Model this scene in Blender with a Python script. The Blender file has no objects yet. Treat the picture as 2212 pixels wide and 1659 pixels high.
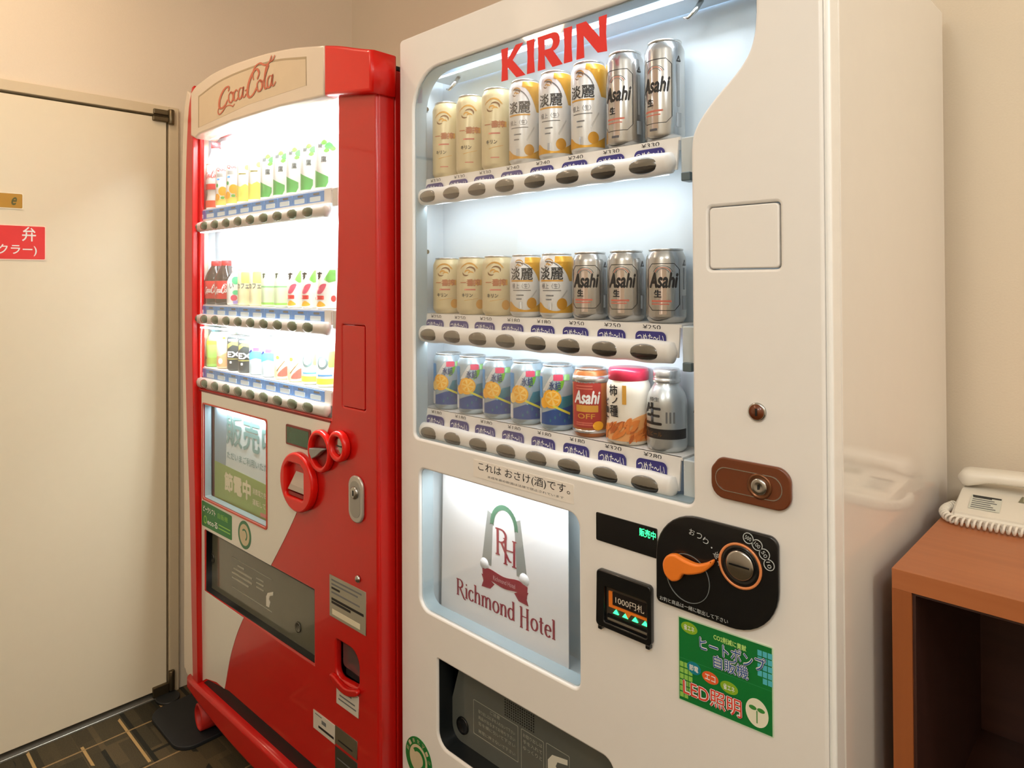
import bpy, bmesh, math, random
from mathutils import Vector, Matrix
random.seed(7)
scene = bpy.context.scene
COL = scene.collection
R = math.radians

# ------------------------------------------------------------------ camera
CAM_H = 1.382
yaw, pitch, roll = R(43.92), R(0.53), R(-0.292)
fw = Vector((-math.sin(yaw)*math.cos(pitch), math.cos(yaw)*math.cos(pitch), math.sin(pitch)))
rt = Vector((math.cos(yaw), math.sin(yaw), 0)); up = rt.cross(fw)
c_, s_ = math.cos(roll), math.sin(roll)
rt, up = c_*rt + s_*up, -s_*rt + c_*up
cd = bpy.data.cameras.new('camera'); cam = bpy.data.objects.new('camera', cd); COL.objects.link(cam)
cam.matrix_world = Matrix(((rt.x, up.x, -fw.x, 0), (rt.y, up.y, -fw.y, 0), (rt.z, up.z, -fw.z, CAM_H), (0, 0, 0, 1)))
cd.sensor_fit = 'HORIZONTAL'; cd.sensor_width = 36; cd.lens = 1484.2/2212*36
cd.shift_y = -(829.5-593.9)/2212; cd.clip_start = 0.02
scene.camera = cam

# ------------------------------------------------------------------ view, world, lamps
vs = scene.view_settings
vs.view_transform = 'Standard'; vs.look = 'None'; vs.gamma = 1.0; vs.use_curve_mapping = False
vs.exposure = 0.0
wd = bpy.data.worlds.new('world'); scene.world = wd; wd.use_nodes = True
wd.node_tree.nodes['Background'].inputs[0].default_value = (1.0, 0.86, 0.70, 1)
wd.node_tree.nodes['Background'].inputs[1].default_value = 0.02

def area(name, loc, target, size, power, color, size_y=None, spread=180):
    l = bpy.data.lights.new(name, 'AREA'); l.energy = power; l.color = color
    l.shape = 'RECTANGLE' if size_y else 'DISK'; l.size = size
    if size_y: l.size_y = size_y
    l.spread = R(spread)
    o = bpy.data.objects.new(name, l); COL.objects.link(o); o.location = loc
    zz = (Vector(loc) - Vector(target)).normalized()          # lamps shine along -Z, long side along world X
    xx = Vector((1, 0, 0)); xx = (xx - zz*xx.dot(zz)).normalized(); yy = zz.cross(xx)
    o.matrix_world = Matrix(((xx.x, yy.x, zz.x, loc[0]), (xx.y, yy.y, zz.y, loc[1]), (xx.z, yy.z, zz.z, loc[2]), (0, 0, 0, 1)))
    return o
CEIL = 2.72
def globe(loc, power, color, radius=0.09):
    l = bpy.data.lights.new('ceiling_lamp', 'POINT'); l.energy = power; l.color = color; l.shadow_soft_size = radius
    o = bpy.data.objects.new('ceiling_lamp', l); COL.objects.link(o); o.location = loc
    return o
WARM = (1.0, 0.74, 0.52)
globe((-1.70, -0.05, 2.36), 4.6, WARM)
area('downlight', (-1.90, 0.30, CEIL-0.02), (-1.90, 0.30, 0), 0.18, 4.5, WARM, spread=150)
globe((0.50, -0.40, 2.36), 22.5, (0.97, 1.0, 1.0))
globe((-0.40, -1.20, 2.36), 21, (0.92, 1.0, 1.05))
globe((1.20, 0.60, 2.30), 19.5, (0.98, 1.0, 0.98))

# ------------------------------------------------------------------ materials
def lin(c):
    out = []
    for v in c[:3]:
        v = v/255.0
        out.append(v/12.92 if v <= 0.04045 else ((v+0.055)/1.055)**2.4)
    return out + [1.0]
MATS = {}
def mat(name, col, rough=0.5, metal=0.0, coat=0.0, emit=None, estr=0.0, var=0.04, scale=30.0, spec=0.5, bump=0.0, alpha=1.0):
    if name in MATS: return MATS[name]
    m = bpy.data.materials.new(name); m.use_nodes = True; nt = m.node_tree; b = nt.nodes['Principled BSDF']
    lc = lin(col)
    b.inputs['Roughness'].default_value = rough; b.inputs['Metallic'].default_value = metal
    b.inputs['Coat Weight'].default_value = coat; b.inputs['Coat Roughness'].default_value = 0.05
    b.inputs['Specular IOR Level'].default_value = spec
    tc = nt.nodes.new('ShaderNodeTexCoord'); nz = nt.nodes.new('ShaderNodeTexNoise')
    nz.inputs['Scale'].default_value = scale; nz.inputs['Detail'].default_value = 3
    nt.links.new(tc.outputs['Object'], nz.inputs['Vector'])
    mx = nt.nodes.new('ShaderNodeMix'); mx.data_type = 'RGBA'
    mx.inputs['A'].default_value = [v*(1-var) for v in lc[:3]]+[1]
    mx.inputs['B'].default_value = [min(1, v*(1+var)) for v in lc[:3]]+[1]
    nt.links.new(nz.outputs['Fac'], mx.inputs['Factor']); nt.links.new(mx.outputs['Result'], b.inputs['Base Color'])
    if bump:
        bp = nt.nodes.new('ShaderNodeBump'); bp.inputs['Strength'].default_value = bump; bp.inputs['Distance'].default_value = 0.002
        nt.links.new(nz.outputs['Fac'], bp.inputs['Height']); nt.links.new(bp.outputs['Normal'], b.inputs['Normal'])
    if emit:
        b.inputs['Emission Color'].default_value = lin(emit); b.inputs['Emission Strength'].default_value = estr
    MATS[name] = m
    return m
def glass(name, tint=(255, 255, 255), gloss=0.05, opacity=0.0, fres=1.0):
    # a thin pane: clear transmission plus a Fresnel reflection
    if name in MATS: return MATS[name]
    m = bpy.data.materials.new(name); m.use_nodes = True; nt = m.node_tree; n = nt.nodes
    n.remove(n['Principled BSDF'])
    tr = n.new('ShaderNodeBsdfTransparent'); tr.inputs[0].default_value = lin(tint)
    gl = n.new('ShaderNodeBsdfGlossy'); gl.inputs['Roughness'].default_value = gloss
    fr = n.new('ShaderNodeFresnel'); fr.inputs['IOR'].default_value = 1.45
    mu = n.new('ShaderNodeMath'); mu.operation = 'MULTIPLY'; mu.inputs[1].default_value = fres
    mx = n.new('ShaderNodeMixShader')
    nt.links.new(fr.outputs[0], mu.inputs[0]); nt.links.new(mu.outputs[0], mx.inputs[0])
    nt.links.new(tr.outputs[0], mx.inputs[1]); nt.links.new(gl.outputs[0], mx.inputs[2])
    nt.links.new(mx.outputs[0], n['Material Output'].inputs['Surface'])
    MATS[name] = m
    return m

WHITE = mat('white_paint', (238, 233, 227), 0.48, coat=0.08, var=0.015, spec=0.4)
SIDEWHITE = mat('white_side_paint', (236, 231, 224), 0.07, coat=0.3, var=0.015)
OFFWHITE = mat('white_plastic', (236, 231, 224), 0.4, var=0.02)
LINER = mat('display_liner', (218, 229, 236), 0.5, var=0.01)
CREAMP = mat('cream_panel', (222, 206, 186), 0.3, coat=0.3, var=0.015)
RED = mat('red_paint', (192, 18, 13), 0.28, coat=0.3, var=0.03)
REDG = mat('red_gloss', (216, 18, 10), 0.28, coat=0.12, var=0.03)
BLACK = mat('black_plastic', (14, 16, 18), 0.25, coat=0.3, var=0.05)
DARK = mat('dark_plastic', (38, 40, 41), 0.4, var=0.05)
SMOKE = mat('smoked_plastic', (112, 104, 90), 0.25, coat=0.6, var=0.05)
SMOKEREFL = mat('smoked_plastic_reflection', (30, 28, 26), 0.12, coat=0.6, var=0.05)  # same plastic, with the dark reflection on the buttons put into its colour
STEEL = mat('steel', (190, 190, 188), 0.22, metal=1.0, var=0.03)
DSTEEL = mat('worn_bronze', (110, 98, 76), 0.35, metal=0.9, var=0.08)
ALU = mat('aluminium', (214, 214, 212), 0.26, metal=0.85, var=0.02)
SILV = mat('silver_ink', (196, 196, 194), 0.3, metal=0.55, var=0.02)
PANE = glass('clear_pane', fres=0.25)
INK = mat('black_ink', (22, 22, 24), 0.5)
GREYINK = mat('grey_ink', (110, 110, 110), 0.5)
WHITEINK = mat('white_ink', (240, 240, 236), 0.5)
REDINK = mat('red_ink', (222, 40, 34), 0.45)
BLUEINK = mat('blue_ink', (38, 40, 120), 0.45)
PAPER = mat('white_paper', (236, 234, 232), 0.6, var=0.015)
GREEN = mat('green_sticker', (12, 120, 52), 0.4)
LGREEN = mat('light_green_ink', (150, 205, 90), 0.45)
ORANGE = mat('orange_plastic', (240, 128, 40), 0.35, coat=0.2)
GOLD = mat('gold_ink', (214, 160, 48), 0.32, metal=0.35)
BROWN = mat('brown_plastic', (108, 54, 26), 0.28, coat=0.3)
LEDG = mat('green_led', (40, 230, 120), 0.5, emit=(60, 255, 150), estr=2.2)

# ------------------------------------------------------------------ mesh helpers
def ob(name, me, mats=None, parent=None, smooth=False, loc=None, rot=None):
    if isinstance(me, bmesh.types.BMesh):
        bm = me; me = bpy.data.meshes.new(name)
        bmesh.ops.recalc_face_normals(bm, faces=bm.faces[:])
        bm.to_mesh(me); bm.free()
    if mats is not None:
        me.materials.clear()
        for m in (mats if isinstance(mats, (list, tuple)) else [mats]): me.materials.append(m)
    if smooth: me.shade_smooth() if smooth is True else me.shade_auto_smooth(smooth) if hasattr(me, 'shade_auto_smooth') else me.shade_smooth()
    o = bpy.data.objects.new(name, me); COL.objects.link(o)
    if parent: o.parent = parent
    if loc: o.location = loc
    if rot: o.rotation_euler = rot
    return o
def smooth_by_angle(me, ang=35):
    me.shade_smooth()
    bm = bmesh.new(); bm.from_mesh(me)
    for e in bm.edges:
        if len(e.link_faces) == 2 and e.calc_face_angle(0) > R(ang): e.smooth = False
    bm.to_mesh(me); bm.free()
def empty(name, loc, rz=0, label=None, cat=None, group=None):
    o = bpy.data.objects.new(name, None); COL.objects.link(o); o.location = loc; o.rotation_euler = (0, 0, rz)
    o.empty_display_size = 0.05
    tag(o, label, cat, group)
    return o
def tag(o, label=None, cat=None, group=None, kind=None):
    if label: o['label'] = label
    if cat: o['category'] = cat
    if group: o['group'] = group
    if kind: o['kind'] = kind
    return o
def copy_tree(o, parent=None):
    c = o.copy(); COL.objects.link(c); c.parent = parent
    for ch in list(o.children): copy_tree(ch, c)
    return c
def box(bm, x0, x1, y0, y1, z0, z1, mi=0, bev=0.0):
    vs_ = [bm.verts.new((x, y, z)) for z in (z0, z1) for y in (y0, y1) for x in (x0, x1)]
    fs = []
    for idx in ((0, 2, 3, 1), (4, 5, 7, 6), (0, 1, 5, 4), (2, 6, 7, 3), (0, 4, 6, 2), (1, 3, 7, 5)):
        f = bm.faces.new([vs_[i] for i in idx]); f.material_index = mi; fs.append(f)
    if bev:
        es = list({e for f in fs for e in f.edges})
        r = bmesh.ops.bevel(bm, geom=es, offset=bev, segments=3, affect='EDGES', profile=0.5)
        for f in r['faces']: f.material_index = mi
    return bm
def bx(*a, mi=0, bev=0.0):
    return box(bmesh.new(), *a, mi=mi, bev=bev)
def lathe(bm, prof, seg=28, c=(0, 0, 0), mi=0, axis='Z', sx=1.0, sy=1.0, mats=None):
    rings = []
    for r, z in prof:
        ring = []
        for k in range(seg):
            a = 2*math.pi*k/seg; u, v = r*math.cos(a)*sx, r*math.sin(a)*sy
            p = (u, v, z) if axis == 'Z' else ((u, z, v) if axis == 'Y' else (z, u, v))
            ring.append(bm.verts.new((p[0]+c[0], p[1]+c[1], p[2]+c[2])))
        rings.append(ring)
    for i in range(len(rings)-1):
        for k in range(seg):
            f = bm.faces.new((rings[i][k], rings[i][(k+1) % seg], rings[i+1][(k+1) % seg], rings[i+1][k]))
            f.material_index = mats[i] if mats else mi; f.smooth = True
    for ring, m_ in ((rings[0], mats[0] if mats else mi), (rings[-1], mats[-1] if mats else mi)):
        f = bm.faces.new(ring); f.material_index = m_
    return bm
def tube(bm, pts, r, seg=8, mi=0, closed=False):
    P = [Vector(p) for p in pts]; n = len(P); rings = []
    nrm = None
    for i in range(n):
        t = (P[min(i+1, n-1)]-P[max(i-1, 0)]).normalized()
        if nrm is None:
            nrm = t.orthogonal().normalized()
        else:
            nrm = (nrm - t*nrm.dot(t)).normalized()
        b = t.cross(nrm)
        rr_ = r[i] if isinstance(r, (list, tuple)) else r
        rings.append([bm.verts.new(P[i]+(nrm*math.cos(2*math.pi*k/seg)+b*math.sin(2*math.pi*k/seg))*rr_) for k in range(seg)])
    for i in range(n-1):
        for k in range(seg):
            f = bm.faces.new((rings[i][k], rings[i][(k+1) % seg], rings[i+1][(k+1) % seg], rings[i+1][k])); f.smooth = True; f.material_index = mi
    for ring in (rings[0], rings[-1]):
        bm.faces.new(ring).material_index = mi
    return bm
def roundpoly(pts, rad, n=6):
    # polygon with rounded corners; rad: number or list
    out = []; N = len(pts)
    for i in range(N):
        r = rad[i] if isinstance(rad, (list, tuple)) else rad
        p = Vector(pts[i]); a = Vector(pts[i-1])-p; b = Vector(pts[(i+1) % N])-p
        if r <= 0: out.append(tuple(p)); continue
        la, lb = a.length, b.length; a.normalize(); b.normalize()
        ang = a.angle(b); d = min(r/math.tan(ang/2), la*0.49, lb*0.49)
        p0, p1 = p+a*d, p+b*d
        for k in range(n+1):
            t = k/n
            w0, w1, w2 = (1-t)**2, 2*t*(1-t)*math.sin(ang/2), t**2      # rational curve: a true arc
            q = (p0*w0 + p*w1 + p1*w2)/(w0+w1+w2)
            out.append((q.x, q.y))
    return out
def rr(x0, x1, z0, z1, r, n=6):
    return roundpoly([(x0, z0), (x1, z0), (x1, z1), (x0, z1)], r, n)
def ell(cx, cz, rx, rz, n=32, a0=0.0):
    return [(cx+rx*math.cos(a0+2*math.pi*k/n), cz+rz*math.sin(a0+2*math.pi*k/n)) for k in range(n)]
def spline(pts, n=8, closed=False):
    P = [Vector(p) for p in pts]; N = len(P); out = []
    segs = N if closed else N-1
    for i in range(segs):
        p1, p2 = P[i], P[(i+1) % N]
        p0 = P[i-1] if (closed or i > 0) else p1*2-p2
        p3 = P[(i+2) % N] if (closed or i+2 < N) else p2*2-p1
        for k in range(n):
            t = k/n
            out.append(tuple(0.5*((2*p1)+(p2-p0)*t+(2*p0-5*p1+4*p2-p3)*t*t+(3*p1-p0-3*p2+p3)*t**3)))
    if not closed: out.append(tuple(P[-1]))
    return out
XZ = Matrix.Rotation(math.pi/2, 4, 'X')          # (x, y, z) -> (x, -z, y)
def plate_mesh(loops, y0, y1, bevel=0.0):
    c = bpy.data.curves.new('plate', 'CURVE'); c.dimensions = '2D'; c.fill_mode = 'BOTH'
    for lp in loops:
        s = c.splines.new('POLY'); s.points.add(len(lp)-1); s.use_cyclic_u = True
        for p, q in zip(s.points, lp): p.co = (q[0], q[1], 0, 1)
    th = abs(y1-y0)
    c.extrude = max(0, th/2-bevel)
    if bevel: c.bevel_depth = bevel; c.bevel_resolution = 2; c.offset = -bevel
    o = bpy.data.objects.new('plate', c)
    me = bpy.data.meshes.new_from_object(o); bpy.data.objects.remove(o); bpy.data.curves.remove(c)
    me.transform(XZ); me.transform(Matrix.Translation((0, (y0+y1)/2, 0)))
    return me
def plate(name, loops, y0, y1, m, parent, bevel=0.0, label=None):
    if loops and not isinstance(loops[0][0], (tuple, list, Vector)): loops = [loops]
    o = ob(name, plate_mesh(loops, y0, y1, bevel), m, parent)
    if label: o['label'] = label
    return o
TXT = {}
def text_mesh(body, bold=0.0, shear=0.0, spacing=1.0):
    k = (body, bold, shear, spacing)
    if k not in TXT:
        c = bpy.data.curves.new('text', 'FONT'); c.body = body; c.shear = shear
        c.space_character = spacing; c.resolution_u = 3; c.fill_mode = 'FRONT'
        o = bpy.data.objects.new('text', c)
        me = bpy.data.meshes.new_from_object(o); bpy.data.objects.remove(o); bpy.data.curves.remove(c)
        if bold:                                # heavier weight: the outline repeated with small shifts
            bm = bmesh.new()
            for k_, (dx, dy) in enumerate(((0, 0), (bold, 0), (-bold, 0), (0, bold), (0, -bold))):
                n0 = len(bm.verts); bm.from_mesh(me); bm.verts.ensure_lookup_table()
                for v in bm.verts[n0:]: v.co.x += dx; v.co.y += dy; v.co.z = k_
            bm.to_mesh(me); bm.free()
        TXT[k] = me
    return TXT[k].copy()
def fit(me, x0, x1, z0, z1, keep=False):
    xs = [v.co.x for v in me.vertices]; ys = [v.co.y for v in me.vertices]
    ax, bx_, ay, by = min(xs), max(xs), min(ys), max(ys)
    sx, sz = (x1-x0)/(bx_-ax), (z1-z0)/max(1e-6, by-ay)
    for v in me.vertices:
        v.co = (x0+(v.co.x-ax)*sx, z0+(v.co.y-ay)*sz, v.co.z*0.00003)
    return me
def text(name, body, x0, x1, z0, z1, y, m, parent, bold=0.0, shear=0.0, spacing=1.0, rot=0.0):
    me = fit(text_mesh(body, bold, shear, spacing), x0, x1, z0, z1)
    if rot:
        cx, cz = (x0+x1)/2, (z0+z1)/2
        me.transform(Matrix.Translation((cx, cz, 0)) @ Matrix.Rotation(rot, 4, 'Z') @ Matrix.Translation((-cx, -cz, 0)))
    me.transform(XZ); me.transform(Matrix.Translation((0, y, 0)))
    return ob(name, me, m, parent)
def ribbon_into(bm, pts, wf, y, mi=0):
    # a pen stroke in the XZ plane; wf(direction, t) -> width
    P = [Vector(p) for p in pts]; n = len(P); L = []
    for i in range(n):
        d = (P[min(i+1, n-1)]-P[max(i-1, 0)]); d = d.normalized() if d.length > 0 else Vector((1, 0))
        w = wf(d, i/(n-1))/2; q = Vector((-d.y, d.x))*w
        L.append((bm.verts.new((P[i].x+q.x, y, P[i].y+q.y)), bm.verts.new((P[i].x-q.x, y, P[i].y-q.y))))
    for i in range(n-1):
        f = bm.faces.new((L[i][0], L[i+1][0], L[i+1][1], L[i][1])); f.material_index = mi
    return bm
def bent(me, Rr, step=0.006):
    # wrap a flat XZ mesh (y = offset outward) around a cylinder of radius Rr whose front is -Y
    bm = bmesh.new(); bm.from_mesh(me)
    x = -0.1
    xs = [v.co.x for v in bm.verts]; lo, hi = min(xs), max(xs); x = math.floor(lo/step)*step
    while x < hi:
        bmesh.ops.bisect_plane(bm, geom=bm.verts[:]+bm.edges[:]+bm.faces[:], plane_co=(x, 0, 0), plane_no=(1, 0, 0)); x += step
    for v in bm.verts:
        a = v.co.x/Rr; r = Rr - v.co.y
        v.co = (r*math.sin(a), -r*math.cos(a), v.co.z)
    for f in bm.faces: f.smooth = True
    bm.to_mesh(me); bm.free()
    return me
LAYER = [0]
def cpatch(name, loops, Rr, m, parent, lift=0.0003):
    LAYER[0] = (LAYER[0]+1) % 12; lift += LAYER[0]*0.000008        # no two prints share a depth
    if not isinstance(loops[0][0], (tuple, list)): loops = [loops]
    c = bpy.data.curves.new('p', 'CURVE'); c.dimensions = '2D'; c.fill_mode = 'FRONT'
    for lp in loops:
        s = c.splines.new('POLY'); s.points.add(len(lp)-1); s.use_cyclic_u = True
        for p, q in zip(s.points, lp): p.co = (q[0], q[1], 0, 1)
    o = bpy.data.objects.new('p', c); me = bpy.data.meshes.new_from_object(o)
    bpy.data.objects.remove(o); bpy.data.curves.remove(c)
    me.transform(XZ)
    for v in me.vertices: v.co.y = -lift
    return ob(name, bent(me, Rr), m, parent)
def ctext(name, body, x0, x1, z0, z1, Rr, m, parent, lift=0.0006, bold=0.0, shear=0.0):
    me = fit(text_mesh(body, bold, shear), x0, x1, z0, z1)
    me.transform(XZ)
    for v in me.vertices: v.co.y -= lift
    return ob(name, bent(me, Rr), m, parent)

# ------------------------------------------------------------------ the room
XL, XR_, YB, YF = -2.46, 1.7, 1.6, -1.6
def wall_mat():
    m = mat('cream_wallpaper', (230, 215, 192), 0.75, var=0.025, scale=260.0, bump=0.12, spec=0.3)
    return m
WALL = wall_mat()
def carpet():
    m = bpy.data.materials.new('carpet'); m.use_nodes = True; nt = m.node_tree; b = nt.nodes['Principled BSDF']
    b.inputs['Roughness'].default_value = 0.95; b.inputs['Specular IOR Level'].default_value = 0.1
    tc = nt.nodes.new('ShaderNodeTexCoord')
    def brick(sx, sy, off, c1, c2, mortar, ms, rw, rh):
        mp = nt.nodes.new('ShaderNodeMapping'); mp.inputs['Location'].default_value = off
        bt = nt.nodes.new('ShaderNodeTexBrick'); bt.offset = 0.37; bt.squash = 1.0
        bt.inputs['Color1'].default_value = lin(c1); bt.inputs['Color2'].default_value = lin(c2); bt.inputs['Mortar'].default_value = lin(mortar)
        bt.inputs['Scale'].default_value = 1.0; bt.inputs['Mortar Size'].default_value = ms
        bt.inputs['Brick Width'].default_value = rw; bt.inputs['Row Height'].default_value = rh
        bt.inputs['Mortar Smooth'].default_value = 0.2
        nt.links.new(tc.outputs['Object'], mp.inputs['Vector']); nt.links.new(mp.outputs['Vector'], bt.inputs['Vector'])
        return bt
    a = brick(1, 1, (0.1, 0.03, 0), (118, 104, 82), (86, 80, 66), (100, 90, 72), 0.0, 0.17, 0.061)
    d = brick(1, 1, (0.45, 0.21, 0), (200, 188, 160), (124, 122, 104), (150, 142, 120), 0.0, 0.29, 0.044)
    mx = nt.nodes.new('ShaderNodeMix'); mx.data_type = 'RGBA'; mx.blend_type = 'MULTIPLY'; mx.inputs['Factor'].default_value = 0.75
    nt.links.new(a.outputs['Color'], mx.inputs['A']); nt.links.new(d.outputs['Color'], mx.inputs['B'])
    # broken tan and dark threads along the weave
    prev = mx.outputs['Result']
    for sc, off, col, th_, rw, rh, ms in ((7, 0.0, (176, 142, 92), 0.50, 0.9, 0.118, 0.0045), (5, 3.1, (46, 44, 36), 0.52, 1.3, 0.094, 0.007), (6, 7.7, (150, 122, 82), 0.56, 0.21, 2.0, 0.0035)):
        lb = brick(1, 1, (off*0.13, off*0.07, 0), (0, 0, 0), (0, 0, 0), (255, 255, 255), ms, rw, rh)
        mk = nt.nodes.new('ShaderNodeTexNoise'); mk.inputs['Scale'].default_value = sc; mk.inputs['Detail'].default_value = 0
        mp2 = nt.nodes.new('ShaderNodeMapping'); mp2.inputs['Location'].default_value = (off, off*2, 0)
        nt.links.new(tc.outputs['Object'], mp2.inputs['Vector']); nt.links.new(mp2.outputs['Vector'], mk.inputs['Vector'])
        gt = nt.nodes.new('ShaderNodeMath'); gt.operation = 'GREATER_THAN'; gt.inputs[1].default_value = th_
        nt.links.new(mk.outputs['Fac'], gt.inputs[0])
        mu = nt.nodes.new('ShaderNodeMath'); mu.operation = 'MULTIPLY'
        nt.links.new(lb.outputs['Fac'], mu.inputs[0]); nt.links.new(gt.outputs[0], mu.inputs[1])
        m3 = nt.nodes.new('ShaderNodeMix'); m3.data_type = 'RGBA'
        nt.links.new(mu.outputs[0], m3.inputs['Factor']); nt.links.new(prev, m3.inputs['A']); m3.inputs['B'].default_value = lin(col)
        prev = m3.outputs['Result']
    nz = nt.nodes.new('ShaderNodeTexNoise'); nz.inputs['Scale'].default_value = 420; nz.inputs['Detail'].default_value = 2
    nt.links.new(tc.outputs['Object'], nz.inputs['Vector'])
    m2 = nt.nodes.new('ShaderNodeMix'); m2.data_type = 'RGBA'; m2.blend_type = 'OVERLAY'; m2.inputs['Factor'].default_value = 0.55
    nt.links.new(prev, m2.inputs['A']); nt.links.new(nz.outputs['Fac'], m2.inputs['B'])
    nt.links.new(m2.outputs['Result'], b.inputs['Base Color'])
    bp = nt.nodes.new('ShaderNodeBump'); bp.inputs['Strength'].default_value = 0.4; bp.inputs['Distance'].default_value = 0.003
    nt.links.new(nz.outputs['Fac'], bp.inputs['Height']); nt.links.new(bp.outputs['Normal'], b.inputs['Normal'])
    return m
tag(ob('floor', bx(XL-0.1, XR_+0.1, YF-0.1, YB+0.1, -0.05, 0), carpet()), kind='structure')
tag(ob('ceiling', bx(XL-0.1, XR_+0.1, YF-0.1, YB+0.1, CEIL, CEIL+0.06), mat('ceiling_paint', (226, 216, 200), 0.8)), kind='structure')
tag(ob('wall_back', bx(XL-0.1, XR_+0.1, YB, YB+0.1, 0, CEIL), WALL), kind='structure')
tag(ob('wall_right', bx(XR_, XR_+0.1, YF, YB, 0, CEIL), WALL), kind='structure')
tag(ob('wall_front', bx(XL, XR_, YF-0.1, YF, 0, CEIL), WALL), kind='structure')
DY0, DY1, DZ = -0.16, 0.868, 1.944
bm = bmesh.new()
box(bm, XL-0.1, XL, DY1+0.012, YB, 0, CEIL); box(bm, XL-0.1, XL, YF, DY0-0.012, 0, CEIL); box(bm, XL-0.1, XL, DY0-0.012, DY1+0.012, DZ+0.012, CEIL)
tag(ob('wall_left', bm, WALL), kind='structure')
# door
door = empty('door_1', (XL, DY1, 0)); tag(door, 'flat cream metal door with bronze pivot hinges beside the red machine', kind='structure')
DOORM = mat('door_paint', (232, 218, 190), 0.38, var=0.015, coat=0.1)
FRAMEM = mat('door_frame_paint', (214, 196, 164), 0.45, var=0.02)
ob('door_leaf', bx(-0.045, 0.004, DY0-DY1+0.004, -0.004, 0.022, DZ-0.004, bev=0.0015), DOORM, door)
ob('gap_shade_backing', bx(-0.095, -0.05, DY0-DY1-0.01, 0.01, 0, DZ+0.01), mat('gap_shade', (18, 16, 14), 0.8), door)  # added block, near-black to paint the shade seen in the door gaps
def fbar(y0, y1, z0, z1): ob('frame_bar', bx(-0.04, 0.010, y0, y1, z0, z1, bev=0.002), FRAMEM, door)
fbar(0.003, 0.034, 0, DZ+0.036); fbar(DY0-DY1-0.034, DY0-DY1-0.003, 0, DZ+0.036); fbar(DY0-DY1-0.003, 0.003, DZ+0.004, DZ+0.036)
ob('threshold', bx(-0.04, 0.012, DY0-DY1, 0, 0.0, 0.006, bev=0.001), mat('threshold_steel', (200, 196, 186), 0.3, metal=0.8), door)
def hinge(z, s):
    bm = bmesh.new()
    box(bm, 0.003, 0.016, -0.05, 0.0, z-0.018, z-0.002 if s > 0 else z+0.016, bev=0.003)
    if s > 0: box(bm, 0.004, 0.016, -0.048, 0.0, z+0.004, z+0.022, bev=0.003)
    lathe(bm, [(0.009, z-0.024 if s > 0 else z-0.012), (0.010, z-0.022 if s > 0 else z-0.01), (0.010, z+0.024 if s > 0 else z+0.05), (0.008, z+0.026 if s > 0 else z+0.053)], 16, (0.014, 0.008, 0))
    h = ob('hinge', bm, DSTEEL, door); h['label'] = 'bronze pivot hinge'
hinge(DZ, 1); hinge(0.024, -1)
bm = bmesh.new(); lathe(bm, [(0.045, 0.0005), (0.045, 0.006), (0.043, 0.008)], 24, (0.035, -0.012, 0), sy=0.8); ob('pivot_plate', bm, DARK, door)
# sign plates on the door
def door_sign(name, y0, y1, z0, z1, m, bordm, lab):
    # thin plate on the door leaf; local x = out of the wall
    me = plate_mesh([rr(y0-DY1, y1-DY1, z0, z1, 0.004, 3)], -0.0065, -0.0042, 0)
    me.transform(Matrix.Rotation(math.pi/2, 4, 'Z')); o = ob(name, me, bordm, door); o['label'] = lab
    me = plate_mesh([rr(y0-DY1+0.003, y1-DY1-0.003, z0+0.003, z1-0.003, 0.003, 3)], -0.0070, -0.0042, 0)
    me.transform(Matrix.Rotation(math.pi/2, 4, 'Z')); ob(name+'_face', me, m, o)
    return o
def door_text(body, y0, y1, z0, z1, m, par, bold=0.0, shear=0.0):
    me = fit(text_mesh(body, bold, shear), y0-DY1, y1-DY1, z0, z1); me.transform(XZ); me.transform(Matrix.Translation((0, -0.0074, 0)))
    me.transform(Matrix.Rotation(math.pi/2, 4, 'Z')); return ob('lettering', me, m, par)
o = door_sign('red_sign', 0.20, 0.5185, 1.452, 1.556, REDINK, mat('pale_border', (250, 222, 200), 0.5), 'red sign plate with white Japanese lettering')
door_text('弁', 0.458, 0.493, 1.508, 1.551, WHITEINK, o, 0.012); door_text('クラー)', 0.40, 0.495, 1.464, 1.498, WHITEINK, o, 0.012)
o = door_sign('brass_plate', 0.25, 0.462, 1.602, 1.650, mat('brass', (168, 124, 48), 0.35, metal=0.6), mat('clear_edge', (238, 226, 200), 0.3), 'small brass name plate')
door_text('e', 0.432, 0.446, 1.613, 1.637, mat('olive_ink', (86, 84, 30), 0.5), o, 0.02, 0.4)

# ------------------------------------------------------------------ white beer machine
W = empty('vending_machine', (-1.2415, 0.93, 0), 0, 'white vending machine with beer cans on three lit shelves', 'vending machine')
WX, WY = -1.2415, 0.93
WW, WT = 0.921, 1.905
bm = bmesh.new()
box(bm, 0.0, 0.012, 0.038, 0.62, 0.05, WT); box(bm, 0.012, WW-0.012, 0.608, 0.62, 0.05, WT)
box(bm, 0.012, WW-0.012, 0.038, 0.608, WT-0.012, WT); box(bm, 0.012, WW-0.012, 0.038, 0.608, 0.05, 0.065)
ob('cabinet', bm, WHITE, W)
ob('side_panel', bx(WW-0.012, WW, 0.038, 0.62, 0.05, WT, bev=0.003), SIDEWHITE, W)
ob('edge_trim', bx(0.9118, 0.9212, 0.003, 0.0375, 0.06, 1.915, bev=0.004), mat('bright_white_trim', (250, 249, 246), 0.3, coat=0.3), W)
for fx in (0.06, 0.86):
    for fy in (0.12, 0.55):
        bm = bmesh.new(); lathe(bm, [(0.03, 0), (0.03, 0.015), (0.012, 0.02), (0.012, 0.06)], 16, (fx, fy, 0)); ob('foot', bm, STEEL, W)
S_CURVE = [(0.721, 1.575), (0.7225, 1.592), (0.727, 1.607), (0.739, 1.626), (0.762, 1.651), (0.793, 1.679), (0.811, 1.702), (0.820, 1.728), (0.823, 1.758)]
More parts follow.
